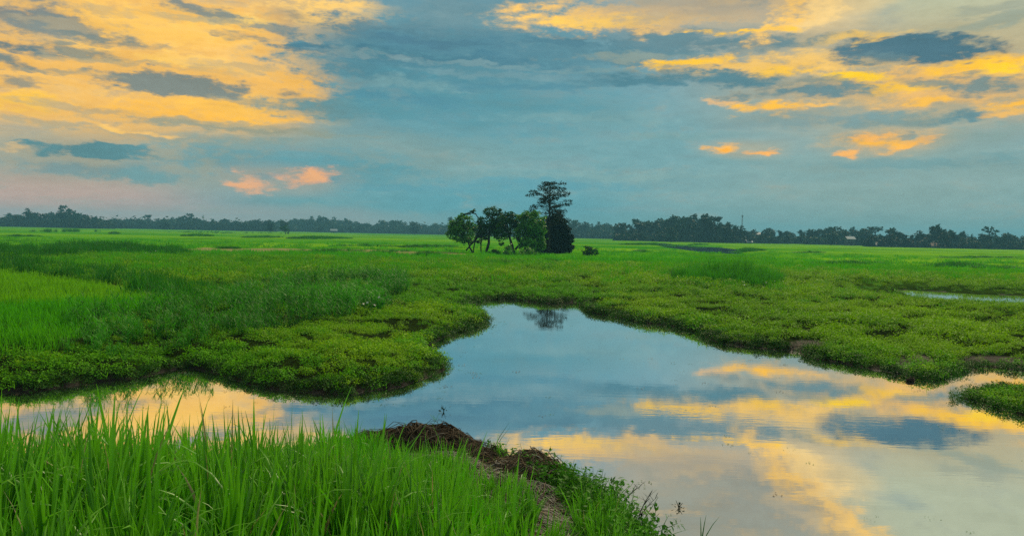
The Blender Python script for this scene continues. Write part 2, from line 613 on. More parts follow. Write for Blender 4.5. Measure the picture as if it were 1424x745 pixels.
def principled(t, o, col, rough=0.6, spec=0.3, normal=None, metallic=0.0):
    b = t.n("ShaderNodeBsdfPrincipled")
    t.put(b.inputs["Base Color"], col)
    t.put(b.inputs["Roughness"], rough)
    t.put(b.inputs["Specular IOR Level"], spec)
    t.put(b.inputs["Metallic"], metallic)
    if normal is not None:
        t.put(b.inputs["Normal"], normal)
    t.t.links.new(b.outputs[0], o.inputs[0])
    return b


def leaf_mat(name, c_dark, c_light, c_tip=None, trans=0.45, rough=0.45, spec=0.35, island=True, big=0.25, bigc=None):
    def f(t, o):
        oi = t.n("ShaderNodeObjectInfo")
        geo = t.n("ShaderNodeNewGeometry")
        at = t.n("ShaderNodeAttribute", attribute_name="tint")
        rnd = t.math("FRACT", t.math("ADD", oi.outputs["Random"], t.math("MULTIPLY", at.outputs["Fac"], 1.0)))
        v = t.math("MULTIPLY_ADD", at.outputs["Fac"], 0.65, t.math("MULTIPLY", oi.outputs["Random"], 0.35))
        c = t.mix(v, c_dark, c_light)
        # slow change of tone over the land
        n1 = t.noise(t.mapping(geo.outputs["Position"], scale=(1, 0.7, 0.4)), big, 3.0, 0.55)
        c = t.mix(t.range(n1, 0.38, 0.66, 0.0, 0.7), c, bigc or [x * 0.62 for x in c_dark])
        if c_tip is not None:
            al = t.n("ShaderNodeAttribute", attribute_name="along")
            c = t.mix(t.range(al.outputs["Fac"], 0.55, 1.0, 0.0, 0.55), c, c_tip)
        b = t.n("ShaderNodeBsdfPrincipled")
        t.put(b.inputs["Base Color"], c)
        t.put(b.inputs["Roughness"], rough)
        t.put(b.inputs["Specular IOR Level"], spec)
        tr = t.n("ShaderNodeBsdfTranslucent")
        t.put(tr.inputs[0], t.mix(0.35, c, [c_light[0] * 1.1, c_light[1] * 1.3, c_light[2] * 0.6]))
        ms = t.n("ShaderNodeMixShader")
        ms.inputs[0].default_value = trans
        t.t.links.new(b.outputs[0], ms.inputs[1])
        t.t.links.new(tr.outputs[0], ms.inputs[2])
        t.t.links.new(ms.outputs[0], o.inputs[0])
    return mat(name, f)


leaf_mat("rice_leaf", (0.016, 0.12, 0.003), (0.15, 0.52, 0.014), (0.22, 0.55, 0.03), trans=0.30, rough=0.4, spec=0.28, big=0.5)
leaf_mat("dry_leaf", (0.22, 0.20, 0.08), (0.45, 0.42, 0.22), None, trans=0.25, rough=0.6)
leaf_mat("mat_leaf", (0.038, 0.19, 0.002), (0.17, 0.47, 0.005), None, trans=0.35, rough=0.6, spec=0.08, big=0.16, bigc=(0.05, 0.26, 0.003))
leaf_mat("mat_leaf_yellow", (0.10, 0.28, 0.002), (0.30, 0.53, 0.004), None, trans=0.35, rough=0.6, spec=0.08, big=0.2, bigc=(0.08, 0.28, 0.003))
leaf_mat("shade_dark_leaf", (0.012, 0.060, 0.002), (0.045, 0.17, 0.003), None, trans=0.15, rough=0.6, spec=0.08, big=0.3)  # darker copy of the mat leaf: shade of the bank faces put into the colour
leaf_mat("weed_leaf", (0.020, 0.17, 0.004), (0.09, 0.44, 0.010), (0.12, 0.34, 0.03), trans=0.35, rough=0.5, spec=0.15, big=0.3)
leaf_mat("field_grass", (0.045, 0.28, 0.002), (0.10, 0.46, 0.004), None, trans=0.4, spec=0.08, rough=0.6, big=0.10, bigc=(0.13, 0.34, 0.006))
leaf_mat("field_grass_yellow", (0.13, 0.40, 0.002), (0.22, 0.54, 0.004), None, trans=0.4, spec=0.08, rough=0.6, big=0.10, bigc=(0.10, 0.30, 0.006))
leaf_mat("dark_reed", (0.020, 0.14, 0.006), (0.05, 0.27, 0.010), None, trans=0.3, spec=0.1, rough=0.6, big=0.1)
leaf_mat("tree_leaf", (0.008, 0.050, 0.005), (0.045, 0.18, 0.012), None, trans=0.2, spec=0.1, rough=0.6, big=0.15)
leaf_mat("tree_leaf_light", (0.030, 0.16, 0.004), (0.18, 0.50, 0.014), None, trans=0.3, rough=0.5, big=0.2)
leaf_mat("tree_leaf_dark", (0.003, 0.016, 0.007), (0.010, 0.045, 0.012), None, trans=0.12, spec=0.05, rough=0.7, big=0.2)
leaf_mat("far_leaf", (0.005, 0.030, 0.014), (0.022, 0.080, 0.026), None, trans=0.12, rough=0.7, spec=0.1, big=0.02)
leaf_mat("shore_plant_leaf", (0.018, 0.10, 0.005), (0.10, 0.34, 0.010), None, trans=0.3, rough=0.6, spec=0.1, big=0.8)
leaf_mat("straw", (0.018, 0.013, 0.009), (0.22, 0.165, 0.10), None, trans=0.05, rough=0.8, spec=0.15, big=1.1, bigc=(0.03, 0.016, 0.009))
leaf_mat("straw_grey", (0.07, 0.06, 0.05), (0.42, 0.40, 0.36), None, trans=0.05, rough=0.75, spec=0.2, big=1.1, bigc=(0.04, 0.033, 0.028))


def bark_f(t, o):
    geo = t.n("ShaderNodeNewGeometry")
    n1 = t.noise(t.mapping(geo.outputs["Position"], scale=(4, 4, 0.8)), 3.0, 5.0)
    principled(t, o, t.ramp(n1, [(0.3, (0.012, 0.010, 0.008)), (0.7, (0.06, 0.05, 0.04))]), 0.9, 0.1)


mat("bark", bark_f)


def simple(name, col, rough=0.7, spec=0.2, metallic=0.0, var=0.3, scale=3.0):
    def f(t, o):
        tcx = t.n("ShaderNodeTexCoord")
        n1 = t.noise(tcx.outputs["Object"], scale, 5.0, 0.6)
        c = t.mix(t.range(n1, 0.3, 0.7, 0, 1), [x * (1 - var) for x in col], [min(1, x * (1 + var)) for x in col])
        principled(t, o, c, rough, spec, metallic=metallic)
    return mat(name, f)


simple("tin_roof", (0.26, 0.31, 0.35), 0.4, 0.5)
simple("rusty_roof", (0.22, 0.14, 0.10), 0.7, 0.3)
simple("plaster_wall", (0.10, 0.11, 0.11), 0.9, 0.1)
simple("dark_opening", (0.02, 0.02, 0.02), 0.8, 0.1)
simple("mast_steel", (0.22, 0.24, 0.26), 0.5, 0.4)
simple("white_petal", (0.75, 0.73, 0.62), 0.6, 0.2, var=0.1)
simple("coconut_husk", (0.03, 0.02, 0.014), 0.85, 0.1, scale=30)


def ground_f(t, o):
    geo = t.n("ShaderNodeNewGeometry")
    pos = geo.outputs["Position"]
    zr = t.n("ShaderNodeAttribute", attribute_name="zone")      # r: mud, g: dry strip, b: grown far field
    s = t.n("ShaderNodeSeparateColor")
    t.put(s.inputs[0], zr.outputs["Color"])
    tn = t.n("ShaderNodeAttribute", attribute_name="tone")      # tone of the paddy plot
    fine = t.noise(pos, 9.0, 6.0, 0.6)
    soil = t.mix(t.range(fine, 0.3, 0.7), (0.010, 0.012, 0.005), (0.022, 0.045, 0.006))
    mudc = t.mix(t.range(t.noise(pos, 5.0, 7.0, 0.65), 0.35, 0.65), (0.012, 0.010, 0.008), (0.042, 0.034, 0.028))
    # far grass: bright green with darker wet streaks
    patch = t.noise(t.mapping(pos, scale=(0.35, 1, 1)), 0.16, 6.0, 0.62)
    patch2 = t.noise(t.mapping(pos, scale=(0.22, 1, 1), loc=(31, 4, 0)), 0.03, 4.0, 0.6)
    g = t.mix(tn.outputs["Fac"], (0.030, 0.24, 0.002), (0.20, 0.42, 0.004))
    g = t.mix(t.range(patch, 0.44, 0.60, 0.0, 0.30), g, (0.09, 0.31, 0.004))
    g = t.mix(t.range(patch, 0.50, 0.38, 0.0, 0.75), g, (0.018, 0.12, 0.004))
    g = t.mix(t.range(patch2, 0.56, 0.70, 0.0, 0.6), g, (0.11, 0.31, 0.006))
    tuft = t.noise(t.mapping(pos, scale=(0.6, 1.0, 1)), 1.3, 4.0, 0.7)
    g = t.mix(t.range(tuft, 0.50, 0.36, 0.0, 0.6), g, (0.022, 0.12, 0.006))
    dry = t.mix(t.range(fine, 0.3, 0.7), (0.16, 0.17, 0.06), (0.30, 0.28, 0.12))
    c = t.mix(s.outputs[2], soil, g)
    c = t.mix(s.outputs[1], c, dry)
    c = t.mix(s.outputs[0], c, mudc)
    bm = t.n("ShaderNodeBump")
    bm.inputs["Strength"].default_value = 0.7
    bm.inputs["Distance"].default_value = 0.12
    t.put(bm.inputs["Height"], t.math("ADD", t.noise(pos, 6.0, 8.0, 0.65), t.math("MULTIPLY", tuft, 0.8)))
    principled(t, o, c, t.range(s.outputs[0], 0, 1, 0.95, 0.7, "LINEAR"), t.range(s.outputs[0], 0, 1, 0.0, 0.04, "LINEAR"), bm.outputs[0])


mat("ground_soil", ground_f)


def water_f(t, o):
    geo = t.n("ShaderNodeNewGeometry")
    pos = geo.outputs["Position"]
    dist = t.vmath("LENGTH", pos)
    gust = t.range(t.noise(t.mapping(pos, scale=(0.25, 0.6, 1)), 0.9, 3.0, 0.5), 0.45, 0.75, 0.25, 1.0)
    rip = t.noise(t.mapping(pos, scale=(0.8, 3.2, 1), rot=(0, 0, 0.12)), 2.6, 3.0, 0.55)
    rip2 = t.noise(t.mapping(pos, scale=(0.7, 2.6, 1), rot=(0, 0, -0.2)), 12.0, 2.0, 0.5)
    bm = t.n("ShaderNodeBump")
    bm.inputs["Distance"].default_value = 0.004
    t.put(bm.inputs["Strength"], t.math("MULTIPLY", gust, 0.24))
    t.put(bm.inputs["Height"], t.math("ADD", rip, t.math("MULTIPLY", rip2, 0.16)))
    body = t.n("ShaderNodeBsdfDiffuse")
    t.put(body.inputs[0], (0.10, 0.12, 0.10))
    gl = t.n("ShaderNodeBsdfGlossy")
    gl.inputs["Roughness"].default_value = 0.012
    t.put(gl.inputs["Color"], (0.93, 0.95, 0.98))
    t.put(gl.inputs["Normal"], bm.outputs[0])
    fr = t.n("ShaderNodeFresnel")
    fr.inputs[0].default_value = 1.9
    t.put(fr.inputs["Normal"], bm.outputs[0])
    ms = t.n("ShaderNodeMixShader")
    t.put(ms.inputs[0], t.range(fr.outputs[0], 0.08, 0.45, 0.86, 0.97))
    t.t.links.new(body.outputs[0], ms.inputs[1])
    t.t.links.new(gl.outputs[0], ms.inputs[2])
    t.t.links.new(ms.outputs[0], o.inputs[0])


mat("pond_water", water_f)

# ================================================================== object helpers


def mesh_np(name, verts, faces, mats=(), attrs=None, smooth=True, findex=None):
    """verts (N,3) array, faces list of index tuples or (M,k) array"""
    me = bpy.data.meshes.new(name)
    verts = np.asarray(verts, np.float32)
    if isinstance(faces, np.ndarray):
        M, k = faces.shape
        me.vertices.add(len(verts))
        me.vertices.foreach_set("co", verts.ravel())
        me.loops.add(M * k)
        me.loops.foreach_set("vertex_index", faces.astype(np.int32).ravel())
        me.polygons.add(M)
        me.polygons.foreach_set("loop_start", np.arange(0, M * k, k, dtype=np.int32))
        me.update(calc_edges=True)
        me.validate()
    else:
        me.from_pydata([tuple(map(float, v)) for v in verts], [], [tuple(int(i) for i in f) for f in faces])
    for m in mats:
        me.materials.append(MATS[m])
    for an, av in (attrs or {}).items():
        av = np.asarray(av, np.float32)
        if av.ndim == 2:
            a = me.attributes.new(an, "FLOAT_COLOR", "POINT")
            if av.shape[1] == 3:
                av = np.concatenate([av, np.ones((len(av), 1), np.float32)], 1)
            a.data.foreach_set("color", av.ravel())
        else:
            a = me.attributes.new(an, "FLOAT", "POINT")
            a.data.foreach_set("value", av)
    if findex is not None:
        me.polygons.foreach_set("material_index", np.asarray(findex, np.int32))
    if smooth:
        me.polygons.foreach_set("use_smooth", np.ones(len(me.polygons), bool))
    me.update()
    return me


def link(name, data, parent=None, loc=(0, 0, 0), rotz=0.0, scale=(1, 1, 1), **props):
    o = bpy.data.objects.new(name, data)
    COL.objects.link(o)
    o.location = loc
    o.rotation_euler = (0, 0, rotz)
    o.scale = scale
    if parent is not None:
        o.parent = parent
    for k, v in props.items():
        o[k] = v
    return o


def copy_tree(o, parent=None):
    c = o.copy()
    COL.objects.link(c)
    if parent is not None:
        c.parent = parent
    for ch in list(o.children):
        copy_tree(ch, c)
    return c


class Geo:
    """collects vertices, faces and the per-vertex attributes tint and along"""

    def __init__(s):
        s.v, s.f, s.t, s.a, s.m = [], [], [], [], []
        s.k = 0

    def add(s, v, f, tint=0.5, along=0.0, m=0):
        v = np.asarray(v, float)
        s.v.append(v)
        s.f += [tuple(i + s.k for i in q) for q in f]
        s.m += [m] * len(f)
        s.t.append(np.full(len(v), tint) if np.isscalar(tint) else np.asarray(tint))
        s.a.append(np.full(len(v), along) if np.isscalar(along) else np.asarray(along))
        s.k += len(v)

    def tube(s, pts, rad, n=6, tint=0.5, m=0, cap=True):
        pts = np.asarray(pts, float)
        N = len(pts)
        tan = np.gradient(pts, axis=0)
        tan /= np.linalg.norm(tan, axis=1)[:, None] + 1e-9
        ref = np.array([0.31, 0.95, 0.08]) if abs(tan[0][1]) < 0.8 else np.array([1.0, 0.1, 0])
        V = []
        for i in range(N):
            u = np.cross(tan[i], ref)
            u /= np.linalg.norm(u)
            v = np.cross(tan[i], u)
            for j in range(n):
                a = 2 * math.pi * j / n
                V.append(pts[i] + rad[i] * (math.cos(a) * u + math.sin(a) * v))
        Fc = [(i * n + j, i * n + (j + 1) % n, (i + 1) * n + (j + 1) % n, (i + 1) * n + j) for i in range(N - 1) for j in range(n)]
        if cap:
            Fc.append(tuple(range((N - 1) * n, N * n)))
            Fc.append(tuple(range(n))[::-1])
        s.add(V, Fc, tint, 0.0, m)

    def mesh(s, name, mats, smooth=True):
        if not s.v:
            return None
        return mesh_np(name, np.concatenate(s.v), s.f, mats, {"tint": np.concatenate(s.t), "along": np.concatenate(s.a)}, smooth, s.m)


def blade(G, base, az_, L, width, lean, curve, n=5, tint=0.5, m=0, fold=0.25, droop=0.0):
    """a grass leaf: a folded strip that leans and curves over"""
    d = np.array([math.cos(az_), math.sin(az_), 0])
    side = np.array([-math.sin(az_), math.cos(az_), 0])
    tw = random.uniform(-0.7, 0.7)
    side = side * math.cos(tw) + d * math.sin(tw)
    V, al = [], []
    p = np.array(base, float)
    th = lean
    for i in range(n + 1):
        s_ = i / n
        ww = width * (0.55 + 0.45 * math.sin(min(1, s_ * 2.4) * math.pi / 2)) * (1 - s_ ** 2.2) ** 0.75
        ww = max(ww, width * 0.04)
        nrm = np.array([0, 0, 1.0]) * math.sin(th) - d * math.cos(th)
        V += [p - side * ww / 2, p + nrm * ww * fold, p + side * ww / 2]
        al += [s_] * 3
        dirv = d * math.sin(th) + np.array([0, 0, 1.0]) * math.cos(th)
        p = p + dirv * L / n
        th += curve / n * (0.4 + 1.2 * s_) + droop * max(0, s_ - 0.6)
    Fc = []
    for i in range(n):
        a = i * 3
        Fc += [(a, a + 1, a + 4, a + 3), (a + 1, a + 2, a + 5, a + 4)]
    G.add(V, Fc, tint, al, m)


def leaf(G, c, nrm, up, L, W, tint=0.5, m=0, cup=0.15):
    """a small pointed leaf of four faces"""
    nrm = np.array(nrm) / (np.linalg.norm(nrm) + 1e-9)
    up = np.array(up) - nrm * np.dot(up, nrm)
    up /= np.linalg.norm(up) + 1e-9
    sd = np.cross(up, nrm)
    c = np.array(c)
    V = [c, c + up * L * 0.45 + sd * W / 2 + nrm * cup * W, c + up * L, c + up * L * 0.45 - sd * W / 2 + nrm * cup * W, c + up * L * 0.5]
    G.add(V, [(0, 1, 4), (1, 2, 4), (2, 3, 4), (3, 0, 4)], tint, 0.5, m)


# ---------------- scatter of stuff: points of one object carry clumps through geometry nodes
PROTO = {}


def proto_coll(name, meshes):
    c = bpy.data.collections.new(name)
    for i, me in enumerate(meshes):
        o = bpy.data.objects.new("%s_%02d" % (name, i), me)
        c.objects.link(o)
    PROTO[name] = c
    return c


def scatter(name, coll, pts, rot, scale, label, cat, idx=None, realize=False):
    """pts (N,3), rot (N,3) euler, scale (N,) or (N,3)"""
    n = len(pts)
    me = bpy.data.meshes.new(name)
    me.vertices.add(n)
    me.vertices.foreach_set("co", np.asarray(pts, np.float32).ravel())
    if np.ndim(scale) == 1:
        scale = np.repeat(np.asarray(scale)[:, None], 3, 1)
    for an, av in (("rot", rot), ("sc", scale)):
        a = me.attributes.new(an, "FLOAT_VECTOR", "POINT")
        a.data.foreach_set("vector", np.asarray(av, np.float32).ravel())
    if idx is None:
        idx = RNG.integers(0, len(coll.objects), n)
    a = me.attributes.new("pick", "INT", "POINT")
    a.data.foreach_set("value", np.asarray(idx, np.int32))
    o = link(name, me, kind="stuff", label=label, category=cat)
    tree = bpy.data.node_groups.new("scatter_" + name, "GeometryNodeTree")
    tree.interface.new_socket("Geometry", in_out="INPUT", socket_type="NodeSocketGeometry")
    tree.interface.new_socket("Geometry", in_out="OUTPUT", socket_type="NodeSocketGeometry")
    N = tree.nodes
    gi, go = N.new("NodeGroupInput"), N.new("NodeGroupOutput")
    ip = N.new("GeometryNodeInstanceOnPoints")
    ci = N.new("GeometryNodeCollectionInfo")
    ci.inputs["Collection"].default_value = coll
    ci.inputs["Separate Children"].default_value = True
    ci.inputs["Reset Children"].default_value = True
    ip.inputs["Pick Instance"].default_value = True

    def named(nm, typ):
        q = N.new("GeometryNodeInputNamedAttribute")
        q.data_type = typ
        q.inputs["Name"].default_value = nm
        return q.outputs["Attribute"]
    e2r = N.new("FunctionNodeEulerToRotation")
    L = tree.links.new
    L(named("rot", "FLOAT_VECTOR"), e2r.inputs[0])
    L(gi.outputs[0], ip.inputs["Points"])
    L(ci.outputs[0], ip.inputs["Instance"])
    L(named("pick", "INT"), ip.inputs["Instance Index"])
    L(e2r.outputs[0], ip.inputs["Rotation"])
    L(named("sc", "FLOAT_VECTOR"), ip.inputs["Scale"])
    L(ip.outputs[0], go.inputs[0])
    md = o.modifiers.new("scatter", "NODES")
    md.node_group = tree
    return o


def sample(rmin, rmax, dens, amin=-40, amax=40, seed=1):
    """uniform random points of a ring sector in front of the camera"""
    g = np.random.default_rng(seed)
    a0, a1 = math.radians(amin), math.radians(amax)
    n = int(dens * (a1 - a0) / 2 * (rmax ** 2 - rmin ** 2))
    r = np.sqrt(g.uniform(rmin ** 2, rmax ** 2, n))
    a = g.uniform(a0, a1, n)
    return r * np.sin(a), r * np.cos(a), g


def zang(g, n, tilt=0.12):
    return np.stack([g.normal(0, tilt, n), g.normal(0, tilt, n), g.uniform(0, 6.283, n)], 1)


# ================================================================== zones of the land (outlines read on the ground)
Z_PADDY = pxpoly([(-400, 378), (0, 382), (70, 392), (150, 405), (235, 428), (240, 440), (150, 452), (105, 468), (95, 500), (0, 505), (-400, 520)])
Z_WEED = pxpoly([(92, 500), (98, 462), (180, 450), (260, 436), (330, 415), (400, 400), (470, 392), (560, 392), (565, 410), (530, 438),
                 (470, 448), (400, 455), (370, 470), (345, 484), (260, 494), (180, 508), (120, 500)])
Z_BELT = pxpoly([(-400, 364), (0, 368), (80, 372), (160, 384), (250, 398), (330, 410), (340, 424), (290, 436), (235, 428), (150, 405), (70, 392), (0, 382), (-400, 378)])
Z_BELT2 = pxpoly([(-300, 349), (0, 350), (80, 345), (200, 347), (262, 352), (262, 358), (150, 357), (60, 362), (-300, 366)])
Z_CLUMP = pxpoly([(932, 398), (950, 386), (1010, 380), (1060, 384), (1092, 394), (1070, 402), (1000, 404), (950, 402)])
Z_DRY = pxpoly([(255, 347), (290, 345.0), (420, 346.5), (560, 349), (640, 352), (650, 355.5), (560, 355), (480, 352.5), (400, 351), (300, 352), (255, 350)], 0.2)
Z_MUD = [pxpoly(l, 0.1) for l in (
    [(1238, 512), (1250, 498), (1280, 492), (1300, 498), (1290, 508), (1268, 514), (1258, 524), (1246, 520)],
    [(1325, 502), (1340, 494), (1380, 494), (1424, 500), (1540, 508), (1540, 524), (1424, 518), (1395, 514), (1365, 512), (1345, 508)],
    [(1095, 478), (1120, 474), (1150, 478), (1140, 486), (1110, 487)],
)]
Z_FGMUD = pxpoly([(560, 640), (630, 612), (700, 640), (790, 690), (860, 745), (930, 900), (700, 900), (690, 745), (640, 690), (560, 665)], 0.15)
Z_RICE = np.array([(-9.5, 6.5), (-3.5, 6.45), (-2.6, 7.2), (-1.9, 7.9), (-1.35, 7.7), (-1.05, 6.9), (-0.85, 6.3), (-0.62, 5.7), (-0.30, 5.2), (-0.03, 4.4), (0.10, 3.6), (0.10, 2.2), (0.05, 1.4), (-6, 1.4), (-9.5, 3.5)])

# ================================================================== the ground sheet
rings = [0.04]
while rings[-1] < 1700:
    r_ = rings[-1]
    k_ = 0.012 if r_ < 60 else 0.018
    rings.append(r_ * (1 + k_) + (0.01 if r_ > 1 else 0.08))
rings = np.array(rings)
inner = np.radians(np.linspace(-40, 40, 420))
outer = np.radians(np.concatenate([np.linspace(40, 320, 58)[1:-1]]))
angs = np.concatenate([inner, outer])
RR, AA = np.meshgrid(rings, angs, indexing="ij")
GX, GY = (RR * np.sin(AA)).ravel(), (RR * np.cos(AA)).ravel()
GSD = sdist(GX, GY)
GZ = land(GX, GY, GSD)
nr, na = len(rings), len(angs)
idx = np.arange(nr * na).reshape(nr, na)
q = np.stack([idx[:-1], np.roll(idx, -1, 1)[:-1], np.roll(idx, -1, 1)[1:], idx[1:]], -1).reshape(-1, 4)
Rg = np.hypot(GX, GY)
far = sst((Rg - 38) / 40)
mud = np.zeros(len(GX))
for zp in Z_MUD + [Z_FGMUD]:
    mud = np.maximum(mud, in_poly(GX, GY, zp).astype(float))
mud = np.maximum(mud, (GSD < 0.10).astype(float) * (Rg < 60))
dry = in_poly(GX, GY, Z_DRY).astype(float)
# paddy plots: a skewed grid of long fields, each with its own tone
pu = (GX * 0.94 + GY * 0.34 + fbm(GX / 60, GY / 60, 2, 4) * 16) / 70.0
pv = (GY * 0.94 - GX * 0.34 + fbm(GX / 60, GY / 60, 2, 6) * 12) / 26.0
tone = vhash(np.floor(pu).astype(np.int64), np.floor(pv).astype(np.int64), 3)
tone = np.where(Rg > 55, tone, 0.35)
tone = np.clip(tone * 0.9 + sst((GX / (GY + 1) - 0.1) / 0.5) * 0.45, 0, 1)
cen = np.array([[0, 0, -0.0]])
verts = np.concatenate([np.stack([GX, GY, GZ], 1), [[0, 0, float(GZ[:na].mean())]]])
zone = np.concatenate([np.stack([mud, dry, far], 1), [[0, 0, 0]]])
tone = np.concatenate([tone, [0.3]])
c0 = len(GX)
capf = np.array([[c0, (i + 1) % na, i, i] for i in range(na)])
me = mesh_np("ground", verts, q[:, ::-1].copy(), ["ground_soil"], {"zone": zone, "tone": tone})
link("ground", me, kind="structure")

me = mesh_np("water", [(-1500, -30, 0), (1500, -30, 0), (1500, 700, 0), (-1500, 700, 0)], [(0, 1, 2, 3)], ["pond_water"])
link("pond_water", me, kind="structure")

# ================================================================== clump prototypes
# rice hills seen from close by
ms = []
for i in range(9):
    G = Geo()
    for j in range(15):
        a = random.uniform(0, 6.283)
        rr = abs(random.gauss(0, 0.035))
        L = random.uniform(0.34, 0.60) * (1.25 if random.random() < 0.06 else 1)
        blade(G, (rr * math.cos(a), rr * math.sin(a), -0.02), a + random.uniform(-0.6, 0.6), L, random.uniform(0.013, 0.024),
              random.uniform(0.01, 0.24), random.choice([0.06, 0.12, 0.2, 0.35, 0.6, 1.9]) * random.uniform(0.6, 1.2), 7,
              random.random() ** 1.3, 1 if random.random() < 0.025 else 0, 0.22)
    ms.append(G.mesh("rice_hill", ["rice_leaf", "dry_leaf"]))
proto_coll("rice_hills", ms)

# creeping shore herb: many small leaves on short stems, a low cushion
ms = []
for i in range(7):
    G = Geo()
    for j in range(95):
        a = random.uniform(0, 6.283)
        rr = 0.26 * math.sqrt(random.random())
        h = (0.13 * (1 - (rr / 0.30) ** 2) + 0.02) * random.uniform(0.3, 1.35)
        c = (rr * math.cos(a), rr * math.sin(a), h)
        out_ = np.array([math.cos(a), math.sin(a), 0])
        n_ = np.array([random.gauss(0, 0.45), random.gauss(0, 0.45), 1.0]) + out_ * rr * 2.0
        leaf(G, c, n_, np.array([random.gauss(0, 1), random.gauss(0, 1), 0.3]) + out_, random.uniform(0.035, 0.07), random.uniform(0.022, 0.038),
             min(1, max(0, random.gauss(0.3 + h * 3, 0.25))))
    for j in range(7):
        a = random.uniform(0, 6.283)
        rr = random.uniform(0.05, 0.25)
        blade(G, (rr * math.cos(a), rr * math.sin(a), 0), a, random.uniform(0.14, 0.26), 0.010, random.uniform(0, 0.5), 0.7, 3, random.random())
    ms.append(G.mesh("herb_clump", ["mat_leaf"]))
proto_coll("herb_clumps", ms)
ms2 = []
for m_ in ms:
    c = m_.copy()
    c.materials.clear()
    c.materials.append(MATS["mat_leaf_yellow"])
    ms2.append(c)
proto_coll("yellow_herb_clumps", ms2)
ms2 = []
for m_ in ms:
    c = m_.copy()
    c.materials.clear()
    c.materials.append(MATS["shade_dark_leaf"])  # same herb clumps in the leaf colour darkened for shade
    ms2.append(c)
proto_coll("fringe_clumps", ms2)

# fine grass


def fine_grass(matname, nb, hmin, hmax, wid, R, seg=3):
    G = Geo()
    for j in range(nb):
        a = random.uniform(0, 6.283)
        rr = R * math.sqrt(random.random())
        blade(G, (rr * math.cos(a), rr * math.sin(a), -0.02), random.uniform(0, 6.283), random.uniform(hmin, hmax), wid,
              random.uniform(0, 0.4), random.uniform(0.2, 1.1), seg, random.random(), 0, 0.2)
    return G.mesh("grass_tuft", [matname])


proto_coll("grass_tufts", [fine_grass("field_grass", 46, 0.16, 0.34, 0.012, 0.24) for i in range(5)])
proto_coll("yellow_grass_tufts", [fine_grass("field_grass_yellow", 46, 0.14, 0.30, 0.012, 0.24) for i in range(5)])
proto_coll("far_tufts", [fine_grass("field_grass", 34, 0.15, 0.30, 0.05, 0.6, 2) for i in range(4)])
proto_coll("reed_tufts", [fine_grass("dark_reed", 40, 0.5, 1.0, 0.03, 0.45, 4) for i in range(5)])
proto_coll("tall_grass", [fine_grass("weed_leaf", 50, 0.5, 1.15, 0.026, 0.32, 5) for i in range(5)])

# tall weeds with stems and long leaves
ms = []
for i in range(7):
    G = Geo()
    for j in range(9):
        a = random.uniform(0, 6.283)
        rr = 0.2 * math.sqrt(random.random())
        h = random.uniform(0.45, 0.95)
        lean = np.array([random.gauss(0, 0.16), random.gauss(0, 0.16), 1.0])
        b = np.array([rr * math.cos(a), rr * math.sin(a), -0.03])
        G.tube([b, b + lean * h * 0.5, b + lean * h + np.array([0, 0, -0.02])], [0.007, 0.005, 0.002], 4, 0.9)
        for k in range(11):
            s_ = random.uniform(0.15, 1.0)
            p = b + lean * h * s_
            blade(G, p, random.uniform(0, 6.283), random.uniform(0.13, 0.30), random.uniform(0.016, 0.032), random.uniform(0.4, 1.1),
                  random.uniform(0.3, 1.2), 3, random.random() ** 1.3, 0, 0.2)
    ms.append(G.mesh("weed_clump", ["weed_leaf"]))
proto_coll("weed_clumps", ms)

# broad-leaved shore plant close to the camera
ms = []
for i in range(6):
    G = Geo()
    for j in range(10):
        a = random.uniform(0, 6.283)
        rr = 0.13 * math.sqrt(random.random())
        h = random.uniform(0.12, 0.34)
        b = np.array([rr * math.cos(a), rr * math.sin(a), -0.02])
        lean = np.array([math.cos(a) * rr * 3 + random.gauss(0, 0.2), math.sin(a) * rr * 3 + random.gauss(0, 0.2), 1.0])
        G.tube([b, b + lean * h * 0.5, b + lean * h], [0.0035, 0.003, 0.0015], 4, 0.6)
        for k in range(9):
            s_ = random.uniform(0.25, 1.05)
            p = b + lean * h * s_
            aa = random.uniform(0, 6.283)
            up = np.array([math.cos(aa), math.sin(aa), random.uniform(-0.1, 0.7)])
            leaf(G, p, (random.gauss(0, 0.4), random.gauss(0, 0.4), 1), up, random.uniform(0.035, 0.07), random.uniform(0.02, 0.034), random.random())
    ms.append(G.mesh("shore_plant", ["shore_plant_leaf"]))
proto_coll("shore_plants", ms)

# ================================================================== scattering the ground cover
# rice in the foreground
x, y, g = sample(1.3, 11.0, 40, -50, 12, 21)
k = in_poly(x, y, Z_RICE)
x, y = x[k], y[k]
sdv = sdist(x, y)
z = land(x, y, sdv)
k = sdv > 0.15
x, y, z = x[k], y[k], z[k]
sc = g.uniform(0.8, 1.22, len(x)) * (0.93 + 0.25 * fbm(x / 1.2, y / 1.2, 2, 77))
sc *= 1 - 0.22 * sst((y - 4.4) / 1.2)
sc *= 1 - 0.10 * sst((-2.6 - x) / 2.0) * sst((y - 4.5) / 1.5)
sc *= 1 - 0.30 * sst((x + 2.4) / 0.9) * sst((y - 5.4) / 1.2)
scatter("rice_grass", PROTO["rice_hills"], np.stack([x, y, z], 1), zang(g, len(x), 0.10), sc,
        "tall bright green rice blades filling the near left corner in front of the pond", "rice")

# low grass under and beside the rice
x, y, g = sample(1.3, 10.0, 30, -50, 25, 22)
sdv = sdist(x, y)
k = (sdv > 0.05) & in_poly(x, y, Z_RICE)
x, y, sdv = x[k], y[k], sdv[k]
scatter("undergrowth_grass", PROTO["grass_tufts"], np.stack([x, y, land(x, y, sdv)], 1), zang(g, len(x), 0.2), g.uniform(0.7, 1.2, len(x)),
        "short grass growing between the feet of the near rice plants", "grass")


